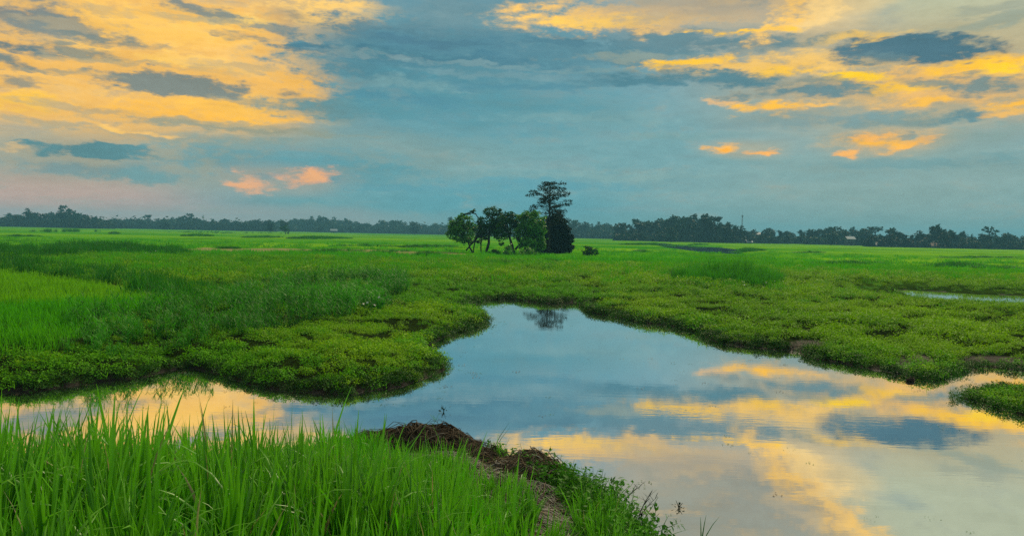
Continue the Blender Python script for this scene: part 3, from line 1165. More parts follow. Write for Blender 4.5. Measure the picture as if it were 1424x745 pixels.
def zones(x, y):
    pad = in_poly(x, y, Z_PADDY)
    weed = in_poly(x, y, Z_WEED)
    belt = in_poly(x, y, Z_BELT) | in_poly(x, y, Z_BELT2)
    clump = in_poly(x, y, Z_CLUMP)
    mud_ = np.zeros(x.shape, bool)
    for zp in Z_MUD:
        mud_ |= in_poly(x, y, zp)
    return pad, weed, belt, clump, mud_


# herb mats all round the pond
sets = []
for (r0, r1, dens, s0, seed) in ((9.5, 20, 34, 0.70, 31), (20, 34, 14, 0.98, 32), (34, 62, 4.2, 1.5, 33)):
    x, y, g = sample(r0, r1, dens, -38, 38, seed)
    sdv = sdist(x, y)
    near_bank = (y < 9.8) & (x < 3)
    pad, weed, belt, clump, mud_ = zones(x, y)
    thin = g.random(len(x))
    k = (sdv > 0.12) & ~near_bank & ~pad & (~mud_ | (thin < 0.12)) & ~(weed & (thin < 0.5))
    hollow = (fbm(x / 1.25, y / 0.9, 3, 19) < -0.105) & (sdv > 0.4) & (y < 50) & (thin < 0.85)
    k &= ~hollow
    x, y, sdv = x[k], y[k], sdv[k]
    sets.append((x, y, land(x, y, sdv), sdv, np.full(len(x), s0)))
X, Y, Z, S, SCL = [np.concatenate(a) for a in zip(*sets)]
g = np.random.default_rng(5)
tonev = fbm(X / 7, Y / 7, 3, 41) + 0.30 * (X > 3) + 0.12 * (Y < 24) + 0.5 * (g.random(len(X)) - 0.5)
tonev -= 0.5 * np.exp(-S / 0.6)
yel = tonev > 0.05
size = SCL * g.uniform(0.7, 1.25, len(X)) * (1 + 0.9 * fbm(X / 1.0, Y / 1.0, 2, 50))
size *= 0.22 + 0.78 * sst(seg_dist(X, Y, POLYS[1]) / 5.0)
for nm, kk, lab in (("herb_mat", ~yel, "low cushions of small green leaves creeping over the pond banks"),
                    ("yellow_herb_mat", yel, "yellow green patches of small leaves on top of the pond banks")):
    scatter(nm, PROTO["herb_clumps" if nm == "herb_mat" else "yellow_herb_clumps"], np.stack([X[kk], Y[kk], Z[kk] - 0.01], 1),
            zang(g, kk.sum(), 0.18), size[kk], lab, "ground cover")
# denser fringe over the water's edge, its dark leaves paint the bank's shade
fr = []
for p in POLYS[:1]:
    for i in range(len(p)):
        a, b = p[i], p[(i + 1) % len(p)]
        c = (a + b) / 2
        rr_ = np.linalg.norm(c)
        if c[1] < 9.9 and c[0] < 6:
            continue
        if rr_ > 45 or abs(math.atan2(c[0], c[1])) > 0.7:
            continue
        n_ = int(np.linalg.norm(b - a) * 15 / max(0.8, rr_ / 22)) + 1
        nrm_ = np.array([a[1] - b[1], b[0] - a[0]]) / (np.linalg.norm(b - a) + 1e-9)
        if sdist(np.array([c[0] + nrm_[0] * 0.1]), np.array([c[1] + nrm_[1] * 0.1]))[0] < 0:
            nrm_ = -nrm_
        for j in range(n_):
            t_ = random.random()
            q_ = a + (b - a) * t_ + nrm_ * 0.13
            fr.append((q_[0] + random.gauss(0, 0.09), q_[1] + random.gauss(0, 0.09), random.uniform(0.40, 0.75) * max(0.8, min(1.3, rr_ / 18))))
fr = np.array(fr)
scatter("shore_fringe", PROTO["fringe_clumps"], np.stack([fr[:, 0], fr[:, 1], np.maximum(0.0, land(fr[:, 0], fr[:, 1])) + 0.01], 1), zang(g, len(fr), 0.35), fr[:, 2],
        "fringe of creepers trailing over the pond edge, bank shade painted into the dark leaves", "creeper")

# rice field on the left
x, y, g = sample(10, 60, 7, -40, -5, 41)
pad = in_poly(x, y, Z_PADDY)
sdv = sdist(x, y)
k = pad & (sdv > 0.3)
x, y, sdv = x[k], y[k], sdv[k]
yl = ((y > 20.5) | (fbm(x / 4, y / 4, 2, 3) > 0.2)) & (y + g.normal(0, 1.0, len(y)) > 19)
for nm, kk, lab in (("young_rice", ~yl, "even young green rice on the left behind the creeper bank"),
                    ("yellow_rice", yl, "pale yellow green rice in the open field on the left")):
    scatter(nm, PROTO["grass_tufts" if nm == "young_rice" else "yellow_grass_tufts"], np.stack([x[kk], y[kk], land(x[kk], y[kk], sdv[kk])], 1),
            zang(g, kk.sum(), 0.1), g.uniform(0.9, 1.5, kk.sum()), lab, "rice")

# tall weeds
x, y, g = sample(12, 45, 5.2, -40, 2, 51)
sdv = sdist(x, y)
k = in_poly(x, y, Z_WEED) & (sdv > 0.15)
x, y, sdv = x[k], y[k], sdv[k]
big = (0.45 + 0.55 * sst(sdv / 2.2)) * 0.42 + 0.42 * sst(sdv / 1.8) * sst((fbm(x / 1.6, y / 1.6, 2, 13) + 0.35) / 0.6)
scatter("tall_weeds", PROTO["weed_clumps"], np.stack([x, y, land(x, y, sdv)], 1), zang(g, len(x), 0.14), big * g.uniform(0.75, 1.15, len(x)),
        "dark green tangle of tall leafy weeds on the left bank", "weeds")
x, y, g = sample(18, 120, 1.6, -40, 2, 52)
sdv = sdist(x, y)
k = (in_poly(x, y, Z_BELT) | in_poly(x, y, Z_BELT2)) & (sdv > 0.3)
x, y, sdv = x[k], y[k], sdv[k]
scatter("weed_belt", PROTO["reed_tufts"], np.stack([x, y, land(x, y, sdv)], 1), zang(g, len(x), 0.14),
        (0.55 + 0.6 * sst((fbm(x / 3, y / 3, 2, 14) + 0.3) / 0.6)) * g.uniform(0.7, 1.1, len(x)),
        "dark belt of rough grass running across the left fields", "grass")
x, y, g = sample(26, 45, 7, 8, 24, 53)
k = in_poly(x, y, Z_CLUMP)
x, y = x[k], y[k]
cx_, cy_ = Z_CLUMP.mean(0)
dd = np.hypot((x - cx_) / 3.2, (y - cy_) / 3.5)
scatter("tall_grass_patch", PROTO["tall_grass"], np.stack([x, y, land(x, y)], 1), zang(g, len(x), 0.12),
        g.uniform(0.5, 1.2, len(x)) * (0.8 + 0.9 * fbm(x / 1.1, y / 1.1, 2, 5)) * np.clip(1.45 - 0.55 * dd, 0.3, 1.3),
        "patch of tall dark grass standing alone beyond the right bank", "grass")

# open fields further off
x, y, g = sample(34, 75, 1.5, -38, 38, 61)
sdv = sdist(x, y)
pad, weed, belt, clump, mud_ = zones(x, y)
k = (sdv > 0.4) & ~pad & ~belt & (g.random(len(x)) < 0.35 + 0.65 * sst((np.hypot(x, y) - 34) / 20)) & (fbm(x / 5.5, y / 2.4, 3, 23) > -0.10) & (seg_dist(x, y, POLYS[1]) > 7) & ~in_poly(x, y, Z_DRY)
x, y, sdv = x[k], y[k], sdv[k]
scatter("field_tufts", PROTO["grass_tufts"], np.stack([x, y, land(x, y, sdv)], 1), zang(g, len(x), 0.1), g.uniform(1.0, 1.9, len(x)),
        "green grass over the open field beyond the pond", "grass")
x, y, g = sample(60, 150, 0.5, -38, 38, 62)
sdv = sdist(x, y)
k = (sdv > 1.0) & (g.random(len(x)) < 1.25 - np.hypot(x, y) / 120) & (fbm(x / 9, y / 4, 3, 23) > -0.10) & ~in_poly(x, y, Z_DRY)
x, y, sdv = x[k], y[k], sdv[k]
scatter("distant_tufts", PROTO["far_tufts"], np.stack([x, y, land(x, y, sdv)], 1), zang(g, len(x), 0.1), g.uniform(0.8, 1.5, len(x)),
        "short grass of the distant level fields round the lone trees", "grass")

# dark rough strips and low humps out in the fields: (x0, x1, y, half depth in px, height m, density)
strips = [(35, 150, 322.5, 0.8, 1.9, 0.9), (150, 168, 325.2, 0.5, 1.0, .6), (250, 298, 328.6, 0.7, 1.3, 1), (232, 330, 323.2, 0.4, 1.2, .6),
          (335, 395, 330.5, 0.7, 0.9, 1), (395, 490, 332.0, 1.0, 1.1, 1), (290, 400, 324.5, .4, 1.2, .6), (0, 60, 329, .5, .6, .4),
          (545, 640, 344.2, 0.8, 0.7, 1.0), (450, 560, 342.8, 0.5, 0.6, .8), (410, 600, 349.5, .5, .5, .8), (300, 335, 346.0, 0.6, 0.5, .8),
          (420, 480, 352.5, .9, .7, 1), (500, 560, 355.0, .9, .6, 1), (575, 612, 357.5, 1.2, .8, 1.2),
          (748, 782, 366.0, 1.4, 0.6, 2.0), (1000, 1064, 348.5, 1.6, 0.9, 1.0), (1120, 1236, 368, 1.5, 0.55, 1.2),
          (1282, 1365, 371.5, 1.7, 0.75, 1.6), (1350, 1424, 374.5, 1.2, 0.55, 1.2), (1100, 1150, 351.5, .4, .5, .6),
          (1300, 1424, 358.6, 0.5, 0.5, .6), (880, 905, 350, 0.9, .4, .8), (860, 990, 340.5, .4, 1.2, .4)]
P_, S_ = [], []
for (x0, x1, yy, dy, hh, dn) in strips:
    a = ground((x0 + x1) / 2, yy - dy, 0.2)
    b = ground((x0 + x1) / 2, yy + dy, 0.2)
    wid = ground(x1, yy, 0.2)[0] - ground(x0, yy, 0.2)[0]
    n_ = int(min(900, max(30, dn * wid * max(1.5, abs(a[1] - b[1])) * 0.8)))
    for i in range(n_):
        t_ = random.betavariate(1.6, 1.6)
        xx = x0 + (x1 - x0) * t_
        yv = yy + random.gauss(0, dy * 0.45) * math.sin(math.pi * min(0.95, max(0.05, t_)))
        q_ = ground(xx, yv, 0.2)
        P_.append((q_[0], q_[1]))
        S_.append(hh * random.uniform(0.5, 1.0) * (0.45 + 0.55 * math.sin(math.pi * t_)))
P_ = np.array(P_)
S_ = np.array(S_)
sc3 = np.stack([np.maximum(1.1, S_), np.maximum(1.1, S_), S_], 1)
scatter("rough_grass_strips", PROTO["reed_tufts"], np.stack([P_[:, 0], P_[:, 1], land(P_[:, 0], P_[:, 1])], 1), zang(np.random.default_rng(3), len(P_), 0.1), sc3,
        "dark strips of rough grass along the field edges in the distance", "grass")

# ================================================================== trees


def crown_leaves(G, blobs, n, size, m=0, shell=0.55, flat=0.0, clump=22):
    """leaf sprays through the crown: blobs are (centre, radii)"""
    vol = np.array([r[0] * r[1] * r[2] for _, r in blobs]) ** 0.75
    cnt = np.maximum(4, (n * vol / vol.sum()).astype(int))
    for (c, r), k in zip(blobs, cnt):
        tb = random.uniform(-0.22, 0.22)
        c = np.array(c, float)
        r = np.array(r, float)
        sub = []
        for i in range(max(3, k // clump)):
            d = np.array([random.gauss(0, 1) for _ in range(3)])
            d /= np.linalg.norm(d)
            sub.append((c + d * r * random.uniform(shell, 1.14), random.uniform(-0.25, 0.25)))
        for i in range(k):
            sc_, st = random.choice(sub)
            p = sc_ + np.array([random.gauss(0, 1) for _ in range(3)]) * r * np.array([0.17, 0.17, 0.13 * (1 - flat)])
            s_ = size * random.uniform(0.6, 1.4)
            nr_ = (p - c) / r
            nn = nr_ * 0.7 + np.array([random.gauss(0, 0.6), random.gauss(0, 0.6), random.gauss(0.5, 0.5)])
            up = np.array([random.gauss(0, 1), random.gauss(0, 1), random.gauss(-0.2, 0.5)])
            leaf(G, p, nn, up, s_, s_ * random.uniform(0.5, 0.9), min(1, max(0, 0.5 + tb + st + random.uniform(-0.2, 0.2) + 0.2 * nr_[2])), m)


def limb(G, a, b, r0, r1, bend=0.12, n=6, k=5, tint=0.5, m=0):
    a, b = np.array(a, float), np.array(b, float)
    L = np.linalg.norm(b - a)
    o1 = np.array([random.gauss(0, 1) for _ in range(3)]) * bend * L
    pts = [a + (b - a) * t + o1 * math.sin(math.pi * t) + np.array([random.gauss(0, 0.02 * L) for _ in range(3)]) * (0 < t < 1) for t in np.linspace(0, 1, k)]
    rad = [r0 + (r1 - r0) * t ** 0.8 for t in np.linspace(0, 1, k)]
    G.tube(pts, rad, n, tint, m)
    return pts


TREE_D = 91.0


def px_tree(name, base, dep, label, cat, leafm, trunks, blobs, n, size, group=None, limbs=3, tr=0.16):
    """one tree: outline read off the photograph in pixels, depth invented; trunks and blobs are pixel lists"""
    gx, gy, _ = at_depth(base[0], base[1], dep)
    gz = float(land(np.array([gx]), np.array([gy]))[0])
    s = dep / F
    root = link(name, None, loc=(gx, gy, gz - 0.05), label=label, category=cat)
    if group:
        root["group"] = group
    G = Geo()
    B = []
    tops = []
    for poly in trunks:                       # poly: [(px, py, r px, depth m), ...]
        pts = [((p[0] - base[0]) * s, p[3], (base[1] - p[1]) * s) for p in poly]
        rad = [p[2] * s for p in poly]
        # resample
        pp, rr = [], []
        for i in range(len(pts) - 1):
            for t in np.linspace(0, 1, 4)[:-1]:
                pp.append(np.array(pts[i]) * (1 - t) + np.array(pts[i + 1]) * t + np.array([random.gauss(0, 0.03), random.gauss(0, 0.03), 0]))
                rr.append(rad[i] * (1 - t) + rad[i + 1] * t)
        pp.append(np.array(pts[-1]))
        rr.append(rad[-1])
        G.tube(pp, rr, 7)
        tops.append(pp)
    for (cx, cy, rx, ry) in blobs:
        B.append(((cx - base[0]) * s, random.uniform(-0.35, 0.35) * rx * s, (base[1] - cy) * s))
    BL = [(c, (b[2] * s, b[2] * s * 0.9, b[3] * s)) for c, b in zip(B, blobs)]
    if tops:
        for c, r in BL:
            pp = min(tops, key=lambda q: np.linalg.norm(np.array(q[-1]) - c))
            j = random.randint(len(pp) // 2, len(pp) - 1)
            limb(G, pp[j], np.array(c) + np.array([0, 0, r[2] * 0.2]), tr * 0.45, 0.02)
            for q_ in range(limbs):
                d = np.array([random.gauss(0, 1) for _ in range(3)])
                d /= np.linalg.norm(d)
                limb(G, c, np.array(c) + d * np.array(r) * 0.85, 0.035, 0.01, k=4, n=4)
        link("trunk", G.mesh("trunk", ["bark"]), root)
    C = Geo()
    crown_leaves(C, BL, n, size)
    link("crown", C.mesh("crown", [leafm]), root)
    return root


random.seed(101)
px_tree("leafy_tree", (660, 356), 88, "light green bushy tree at the left end of the lone group", "tree", "tree_leaf_light",
        [[(657, 357, 1.3, 0), (652, 345, 1.1, .1), (645, 328, .8, .1), (640, 316, .5, 0)]],
        [(636, 320, 13, 10), (645, 312, 11, 8), (630, 330, 9, 8), (650, 326, 11, 10), (640, 336, 9, 6), (628, 316, 6, 6), (648, 338, 8, 5), (637, 307, 6, 3.5), (627, 325, 5, 4), (656, 318, 6, 5), (652, 335, 7, 6), (643, 303, 4, 2.5)], 4400, 0.21)
px_tree("leaning_tree", (674, 357), 87, "dark gnarled tree with several leaning trunks left of the middle of the lone group", "tree", "tree_leaf",
        [[(648, 353, 1.0, 0), (658, 341, 1.2, 0), (666, 326, 1.2, 0), (668, 312, 1.0, .1), (660, 302, .6, .2), (652, 298, .4, .2)],
         [(658, 356, .8, .3), (659, 345, .9, .2), (664, 330, .9, 0)],
         [(669, 357, .9, -.4), (668, 344, .9, -.2), (668, 330, .9, 0)],
         [(676, 358, 2.2, 0), (679, 342, 1.9, 0), (680, 325, 1.6, .1), (683, 308, 1.2, .2), (686, 298, .6, .2)]],
        [(682, 300, 11, 7), (676, 312, 12, 8), (690, 308, 8, 8), (667, 322, 9, 7), (680, 325, 9, 7), (688, 320, 8, 6), (694, 314, 8, 9), (672, 332, 6, 6), (690, 328, 6, 6), (664, 335, 5, 6), (655, 299, 5, 2.6), (648, 303, 5, 2), (692, 297, 4, 3)], 4600, 0.19)
px_tree("forked_tree", (714, 358), 86, "dark forked tree with open hanging branches in the middle of the lone group", "tree", "tree_leaf",
        [[(716, 360, 2.2, 0), (712, 347, 1.9, 0), (708, 335, 1.5, 0), (705, 322, 1.2, 0), (702, 308, .7, 0)],
         [(716, 352, 1.5, 0), (724, 342, 1.3, 0), (731, 333, 1.1, 0), (734, 320, .8, 0)]],
        [(702, 312, 10, 7), (696, 323, 9, 7), (712, 309, 9, 6), (694, 333, 6, 5), (716, 320, 8, 7), (704, 328, 8, 7), (722, 315, 7, 8), (718, 335, 6, 6), (698, 342, 4, 5), (706, 303, 8, 3)], 3600, 0.19)
px_tree("rounded_tree", (738, 360), 84, "mid green round crowned tree right of the forked trunk in the lone group", "tree", "tree_leaf_light",
        [[(722, 352, 1.4, 0), (728, 340, 1.2, 0), (735, 326, 1.0, 0)], [(738, 360, 1.1, .3), (742, 345, 1.0, .2), (742, 328, .7, 0)]],
        [(735, 315, 14, 11), (745, 322, 12, 12), (728, 325, 11, 10), (740, 338, 12, 10), (748, 335, 8, 10), (735, 304, 10, 5), (742, 350, 9, 5), (724, 311, 8, 6), (752, 312, 6, 7), (728, 342, 7, 8), (736, 354, 10, 5), (750, 346, 7, 7), (745, 302, 6, 4)], 8200, 0.21)
px_tree("dense_dark_tree", (775, 351), 96, "dense blackish tree like a dome behind the foot of the tall tiered tree", "tree", "tree_leaf_dark",
        [[(774, 351, 2.5, 0), (774, 335, 2, 0), (773, 315, 1.2, 0)]],
        [(772, 303, 10, 8), (765, 310, 10, 10), (780, 311, 9, 10), (786, 318, 7, 8), (762, 324, 10, 10), (774, 326, 12, 12), (783, 326, 8, 9), (768, 338, 13, 12), (787, 338, 9, 10), (758, 341, 9, 8), (780, 344, 13, 8), (771, 296, 6, 5), (758, 315, 9, 9), (751, 331, 8, 9), (791, 330, 6, 7), (793, 343, 5, 6), (751, 346, 6, 5)], 17000, 0.21)
# the tall tree: straight pale trunk, flat tiers of leaves with sky between them
dep = 92.0
gx, gy, _ = at_depth(763, 352, dep)
gz = float(land(np.array([gx]), np.array([gy]))[0])
s = dep / F
root = link("tiered_tree", None, loc=(gx, gy, gz - 0.05), label="tallest tree, straight bare trunk and flat open tiers of leaves above the lone group", category="tree")
G = Geo()
H = (352 - 252) * s
G.tube([(0.02 * math.sin(i), 0, H * i / 12) for i in range(13)], [0.16 * (1 - 0.8 * i / 12) + 0.02 for i in range(13)], 8)
C = Geo()
# layered crown: chunky leaf pads on rising limbs, wide at mid height, level on top, sky between
half = lambda yy: 15 + 14 * min(1, (yy - 252) / 16.0) if yy < 296 else 27
for lv in range(11):
    yy0 = 253.5 + lv * 5.2
    for k_ in range(7):
        ang = lv * 1.3 + k_ * 0.9 + random.uniform(-.3, .3)
        rad_ = half(yy0) * random.uniform(0.25, 1.0) if k_ > 1 else half(yy0) * random.uniform(0.85, 1.05)
        ox, dy = rad_ * math.cos(ang), rad_ * math.sin(ang) * s
        oy = yy0 + random.uniform(-1.6, 1.6) + 0.08 * rad_
        if oy > 296 and ox < 4:
            continue
        hw = random.uniform(3.6, 6.4)
        c_ = np.array([ox * s, dy, (352 - oy) * s])
        zt = max(2.5, (352 - oy - random.uniform(5, 12)) * s)
        limb(G, (0, 0, min(zt, H * 0.96)), c_ + np.array([0, 0, -0.1]), 0.045, 0.012, 0.06, 5, 5)
        for q_ in range(74):
            aa, r2 = random.uniform(0, 6.283), hw * s * math.sqrt(random.random())
            p = c_ + np.array([r2 * math.cos(aa), r2 * math.sin(aa), random.gauss(0.04, 0.085) - 0.10 * (r2 / (hw * s)) ** 2])
            leaf(C, p, (random.gauss(0, 0.6), random.gauss(0, 0.6), 1), (math.cos(aa), math.sin(aa), random.gauss(-0.3, 0.4)), random.uniform(0.13, 0.25), random.uniform(0.09, 0.15), random.random() * 0.9)
link("trunk", G.mesh("trunk", ["bark"]), root)
link("crown", C.mesh("crown", ["tree_leaf_dark"]), root)


def px_bush(name, base, dep, label, leafm, blobs, n, size):
    return px_tree(name, base, dep, label, "bush", leafm, [[(base[0], base[1] + 1, .5, 0), (base[0], blobs[0][1], .3, 0)]], blobs, n, size, limbs=2, tr=0.06)


px_bush("round_bush", (820, 354.5), 86, "small dark round bush standing alone right of the lone trees", "tree_leaf",
        [(820, 347, 9, 6), (815, 350, 6, 4), (826, 350, 6, 4), (822, 344, 6, 3)], 1100, 0.15)
px_bush("pale_shrub", (707, 363), 76, "pale green shrub in front of the forked trunk", "tree_leaf_light",
        [(706, 356, 7, 6), (709, 350, 5, 5), (703, 358, 5, 4)], 900, 0.13)
px_bush("low_shrub", (727, 362), 78, "low green shrub at the foot of the round crowned tree", "tree_leaf_light",
        [(727, 357, 9, 4), (735, 355, 7, 5), (742, 358, 6, 3)], 900, 0.13)
px_bush("shaded_shrub", (691, 357), 82, "dark low shrub between the leaning and the forked tree", "tree_leaf",
        [(690, 352, 7, 4), (685, 354, 5, 3)], 600, 0.13)
px_bush("field_sapling", (397, 328), 330, "thin sapling with a loose crown far out in the left field", "tree_leaf",
        [(396, 319, 5.0, 3.0), (398, 325, 4.0, 2.0), (393, 321, 3, 1.6)], 300, 0.5)
px_bush("paddy_post_bush", (4, 317), 420, "tiny bush on the field edge at the far left of the tree line", "tree_leaf",
        [(4, 314.5, 2.5, 2)], 120, 0.5)

# ---------------- tree line: every tree its own crown and trunk, shapes shared
FARV = []


def far_variant(kind):
    G, T = Geo(), Geo()
    if kind == "umbrella":                    # bare stem, flat tufted top
        hs = 1.0
        T.tube([(0, 0, -0.05), (0.02, 0, 0.4), (0.0, 0.02, 0.8)], [0.03, 0.022, 0.012], 5)
        bl = []
        for i in range(7):
            a = random.uniform(0, 6.28)
            r_ = random.uniform(0.05, 0.26)
            e = (r_ * math.cos(a), r_ * math.sin(a), random.uniform(0.76, 0.97))
            limb(T, (0, 0, 0.6), e, 0.012, 0.005, n=4, k=3)
            bl.append((e, (0.10, 0.10, 0.05)))
        crown_leaves(G, bl, 260, 0.07, flat=0.3)
    else:
        wide = {"round": 0.36, "wide": 0.48, "tall": 0.26, "lumpy": 0.42}[kind]
        T.tube([(0, 0, -0.05), (0.02, 0, 0.3), (0.0, 0.02, 0.6)], [0.035, 0.03, 0.015], 5)
        bl = []
        nb = 11 if kind == "lumpy" else 9
        for i in range(nb):
            a = random.uniform(0, 6.28)
            zz = random.uniform(0.22, 0.88)
            R_ = wide * math.sqrt(max(0.05, 1 - ((zz - 0.45) / 0.58) ** 2)) * random.uniform(0.3, 0.85)
            rr = random.uniform(0.13, 0.24) * (wide / 0.4) ** 0.5
            c = (R_ * math.cos(a), R_ * math.sin(a), min(zz, 1 - rr * 0.8))
            limb(T, (0, 0, 0.35), c, 0.012, 0.004, n=4, k=3)
            bl.append((c, (rr, rr, rr * 0.8)))
        bl.append(((0, 0, 0.35), (wide * 0.7, wide * 0.7, 0.25)))
        crown_leaves(G, bl, 1150, 0.10, shell=0.3, clump=9)
    return G.mesh("far_crown", ["far_leaf"]), T.mesh("far_trunk", ["bark"])


random.seed(55)
VARS = {k: [far_variant(k) for _ in range(n_)] for k, n_ in (("round", 3), ("wide", 3), ("tall", 2), ("lumpy", 3), ("umbrella", 3))}
UNDER = []


def line_h(x, prof):
    for (a, ha), (b, hb) in zip(prof, prof[1:]):
        if a <= x <= b:
            t = (x - a) / (b - a)
            return ha + (hb - ha) * t
    return prof[-1][1]


def tree_at(x, dep, ytop, kind, name, label, group=None, wscale=1.0):
    g0 = at_depth(x, 330, dep)
    top = at_depth(x, ytop, dep)[2]
    h = max(2.0, top - 0.2)
    crown, trunk = random.choice(VARS[kind])
    r = link(name, None, loc=(g0[0], dep, 0.2), rotz=random.uniform(0, 6.283), scale=(h * wscale, h * wscale, h), label=label, category="tree")
    if group:
        r["group"] = group
    link("crown", crown, r)
    link("trunk", trunk, r)
    return r


# (x range, depth, top profile in photo pixels, spacing, name, label, group)
segs = [
    (-70, 152, 520, [(-70, 300), (0, 299), (30, 295), (60, 294), (90, 293), (120, 298), (152, 307)], 9.5, "woodland_tree",
     "dark leafy tree in the high wood at the far left of the fields", "trees of the far left wood"),
    (150, 380, 640, [(150, 305), (170, 302.5), (200, 304), (230, 303), (260, 302.5), (300, 305), (380, 306)], 8.5, "tree_line_tree",
     "hazy tree in the low line between far left wood and field sapling", "trees of the low left line"),
    (380, 640, 760, [(380, 307), (410, 303), (450, 301.5), (480, 304), (510, 309), (540, 304), (560, 307), (590, 311), (640, 311)], 8.0, "hazy_tree",
     "faint bluish tree in the long hill of trees left of the lone group", "faint trees left of the lone group"),
    (640, 862, 600, [(640, 309), (700, 311), (785, 312), (797, 306), (820, 310), (862, 311)], 9.5, "backdrop_tree",
     "hazy tree in the line just behind the lone group of trees", "trees behind the lone group"),
    (858, 1036, 400, [(858, 313), (880, 305), (900, 308), (925, 301), (945, 299.5), (975, 299), (1000, 303), (1015, 310), (1036, 317)], 12.5, "grove_tree",
     "dark bushy tree in the big grove right of the lone group", "trees of the big right grove"),
    (1030, 1215, 420, [(1030, 319), (1060, 316), (1090, 320), (1120, 318), (1150, 317), (1180, 317), (1205, 316), (1215, 319)], 10.5, "village_tree",
     "dark tree among the village roofs beyond the right hand field", "trees round the village roofs"),
    (1210, 1500, 345, [(1210, 323), (1235, 326), (1260, 324), (1300, 319.5), (1340, 322), (1380, 325), (1424, 327), (1500, 329)], 12.5, "field_edge_tree",
     "dark tree in the line along the far right edge of the fields", "trees of the far right line"),
]
UP_ = []
for (x0, x1, dep, prof, step, nm, lab, grp) in segs:
    x = x0
    while x < x1:
        xx = x + random.uniform(-2.5, 2.5)
        d_ = dep * random.uniform(0.96, 1.08)
        tree_at(xx, d_, line_h(min(x1, max(x0, xx)), prof) + random.choice([0, 0.5, 1, 2, 3.5, -0.8]), random.choice(["round", "lumpy", "wide", "lumpy", "round", "tall"]),
                nm, lab, grp, random.uniform(0.85, 1.35))
        x += step * random.uniform(0.55, 1.05)
    x = x0
    while x < x1:                              # nearer, lower trees that break the foot of the line
        d_ = dep * random.uniform(0.90, 0.95)
        base_y = at_depth(x, 330, d_)
        topy = line_h(x, prof)
        by = project(np.array([base_y[0]]), np.array([d_]), np.array([0.2]))[1][0]
        tree_at(x, d_, by - (by - topy) * random.uniform(0.35, 0.8), random.choice(["round", "lumpy", "wide"]), nm, "low rounded " + lab.replace("dark leafy ", "").replace("dark bushy ", "").replace("faint bluish ", "").replace("hazy ", "").replace("dark ", "").replace(" in the ", " before the ").replace("among", "before"), "low trees before " + grp[9:], random.uniform(1.0, 1.5))
        x += step * random.uniform(1.3, 2.6)
    n_ = int((x1 - x0) * 1.1)
    for i in range(n_):
        xx = random.uniform(x0, x1)
        d_ = dep * random.uniform(0.93, 1.12)
        p_ = at_depth(xx, 330, d_)
        UP_.append((p_[0], d_, 0.1, random.uniform(0.9, 1.6) * dep * 0.0085))
UP_ = np.array(UP_)

singles = [
    (90, 505, 286.5, "umbrella", "woodland_tree", "tallest crown standing up out of the far left wood", 0.9),
    (44, 505, 291, "lumpy", "woodland_tree", "rounded crown on the left shoulder of the far left wood", 1.2),
    (100, 515, 291, "umbrella", "woodland_tree", "smaller umbrella crown close right of the tallest one in the far left wood", .8),
    (205, 600, 297.5, "umbrella", "tree_line_tree", "dark flat topped tree standing above the low left line", 1.1),
    (262, 620, 297.5, "umbrella", "tree_line_tree", "open topped tree beside the thin mast in the low left line", 1.2),
    (252, 630, 300, "umbrella", "tree_line_tree", "small open tree left of the mast in the low left line", 0.9),
    (158, 540, 307, "round", "tree_line_tree", "small round tree in front of the low left line, near the wood", 1.0),
    (169, 540, 309.5, "round", "tree_line_tree", "squat round tree in front of the low left line", 1.3),
    (232, 545, 306, "tall", "tree_line_tree", "dark upright tree in front of the low left line", 1.5),
    (343, 560, 310, "round", "tree_line_tree", "small round tree near the left of the sapling", 1.0),
    (376, 480, 309, "lumpy", "tree_line_tree", "dark tree just behind and left of the field sapling", 1.1),
    (395, 500, 306, "lumpy", "tree_line_tree", "taller dark tree right behind the field sapling", .9),
    (446, 620, 314.5, "round", "hazy_tree", "dark round bush like tree left of the small white house", 1.2),
    (488, 620, 314, "round", "hazy_tree", "small dark tree right of the small white house", 1.0),
    (577, 600, 308, "tall", "hazy_tree", "darker upright tree before the faint hill of trees", 1.4),
    (626, 640, 302.5, "umbrella", "hazy_tree", "faint open crowned tree just left of the lone group", .8),
    (885, 470, 303, "umbrella", "grove_tree", "spreading crown at the left end of the big right grove", 1.1),
    (797, 560, 304.5, "umbrella", "backdrop_tree", "tufted crown just right of the dense dark tree", 1.2),
    (945, 380, 298, "wide", "grove_tree", "broad crown at the top left of the big right grove", .8),
    (979, 378, 296.5, "lumpy", "grove_tree", "highest dark crown of the big right grove", .8),
    (993, 372, 299, "umbrella", "grove_tree", "thin open crown with sky showing through, right of the highest crown of the grove", 1.1),
    (933, 350, 315, "round", "grove_tree", "paler round tree low in front of the big right grove", 1.5),
    (1012, 360, 312, "round", "grove_tree", "dark tree at the right foot of the big grove", 1.3),
    (1160, 400, 313.5, "umbrella", "village_tree", "tree with a small raised tuft left of the white roof", 1.0),
    (1217, 380, 313.5, "umbrella", "village_tree", "leaning open crown left of the smoke", 1.3),
    (1244, 350, 316.5, "tall", "field_edge_tree", "dark narrow tree standing up right of the smoke", 1.2),
    (1243, 335, 326, "round", "field_edge_tree", "round dark tree low in front of the smoke", 1.5),
    (1304, 335, 313, "lumpy", "field_edge_tree", "large raised crown in the middle of the far right line", 0.95),
    (1376, 335, 316, "umbrella", "field_edge_tree", "square topped open tree above the far right line", 1.0),
    (1392, 335, 321, "wide", "field_edge_tree", "low flat crown close right of the square topped tree", .9),
]
for (x, d_, yt, kind, nm, lab, ws) in singles:
    tree_at(x, d_, yt, kind, nm, lab, None, ws)

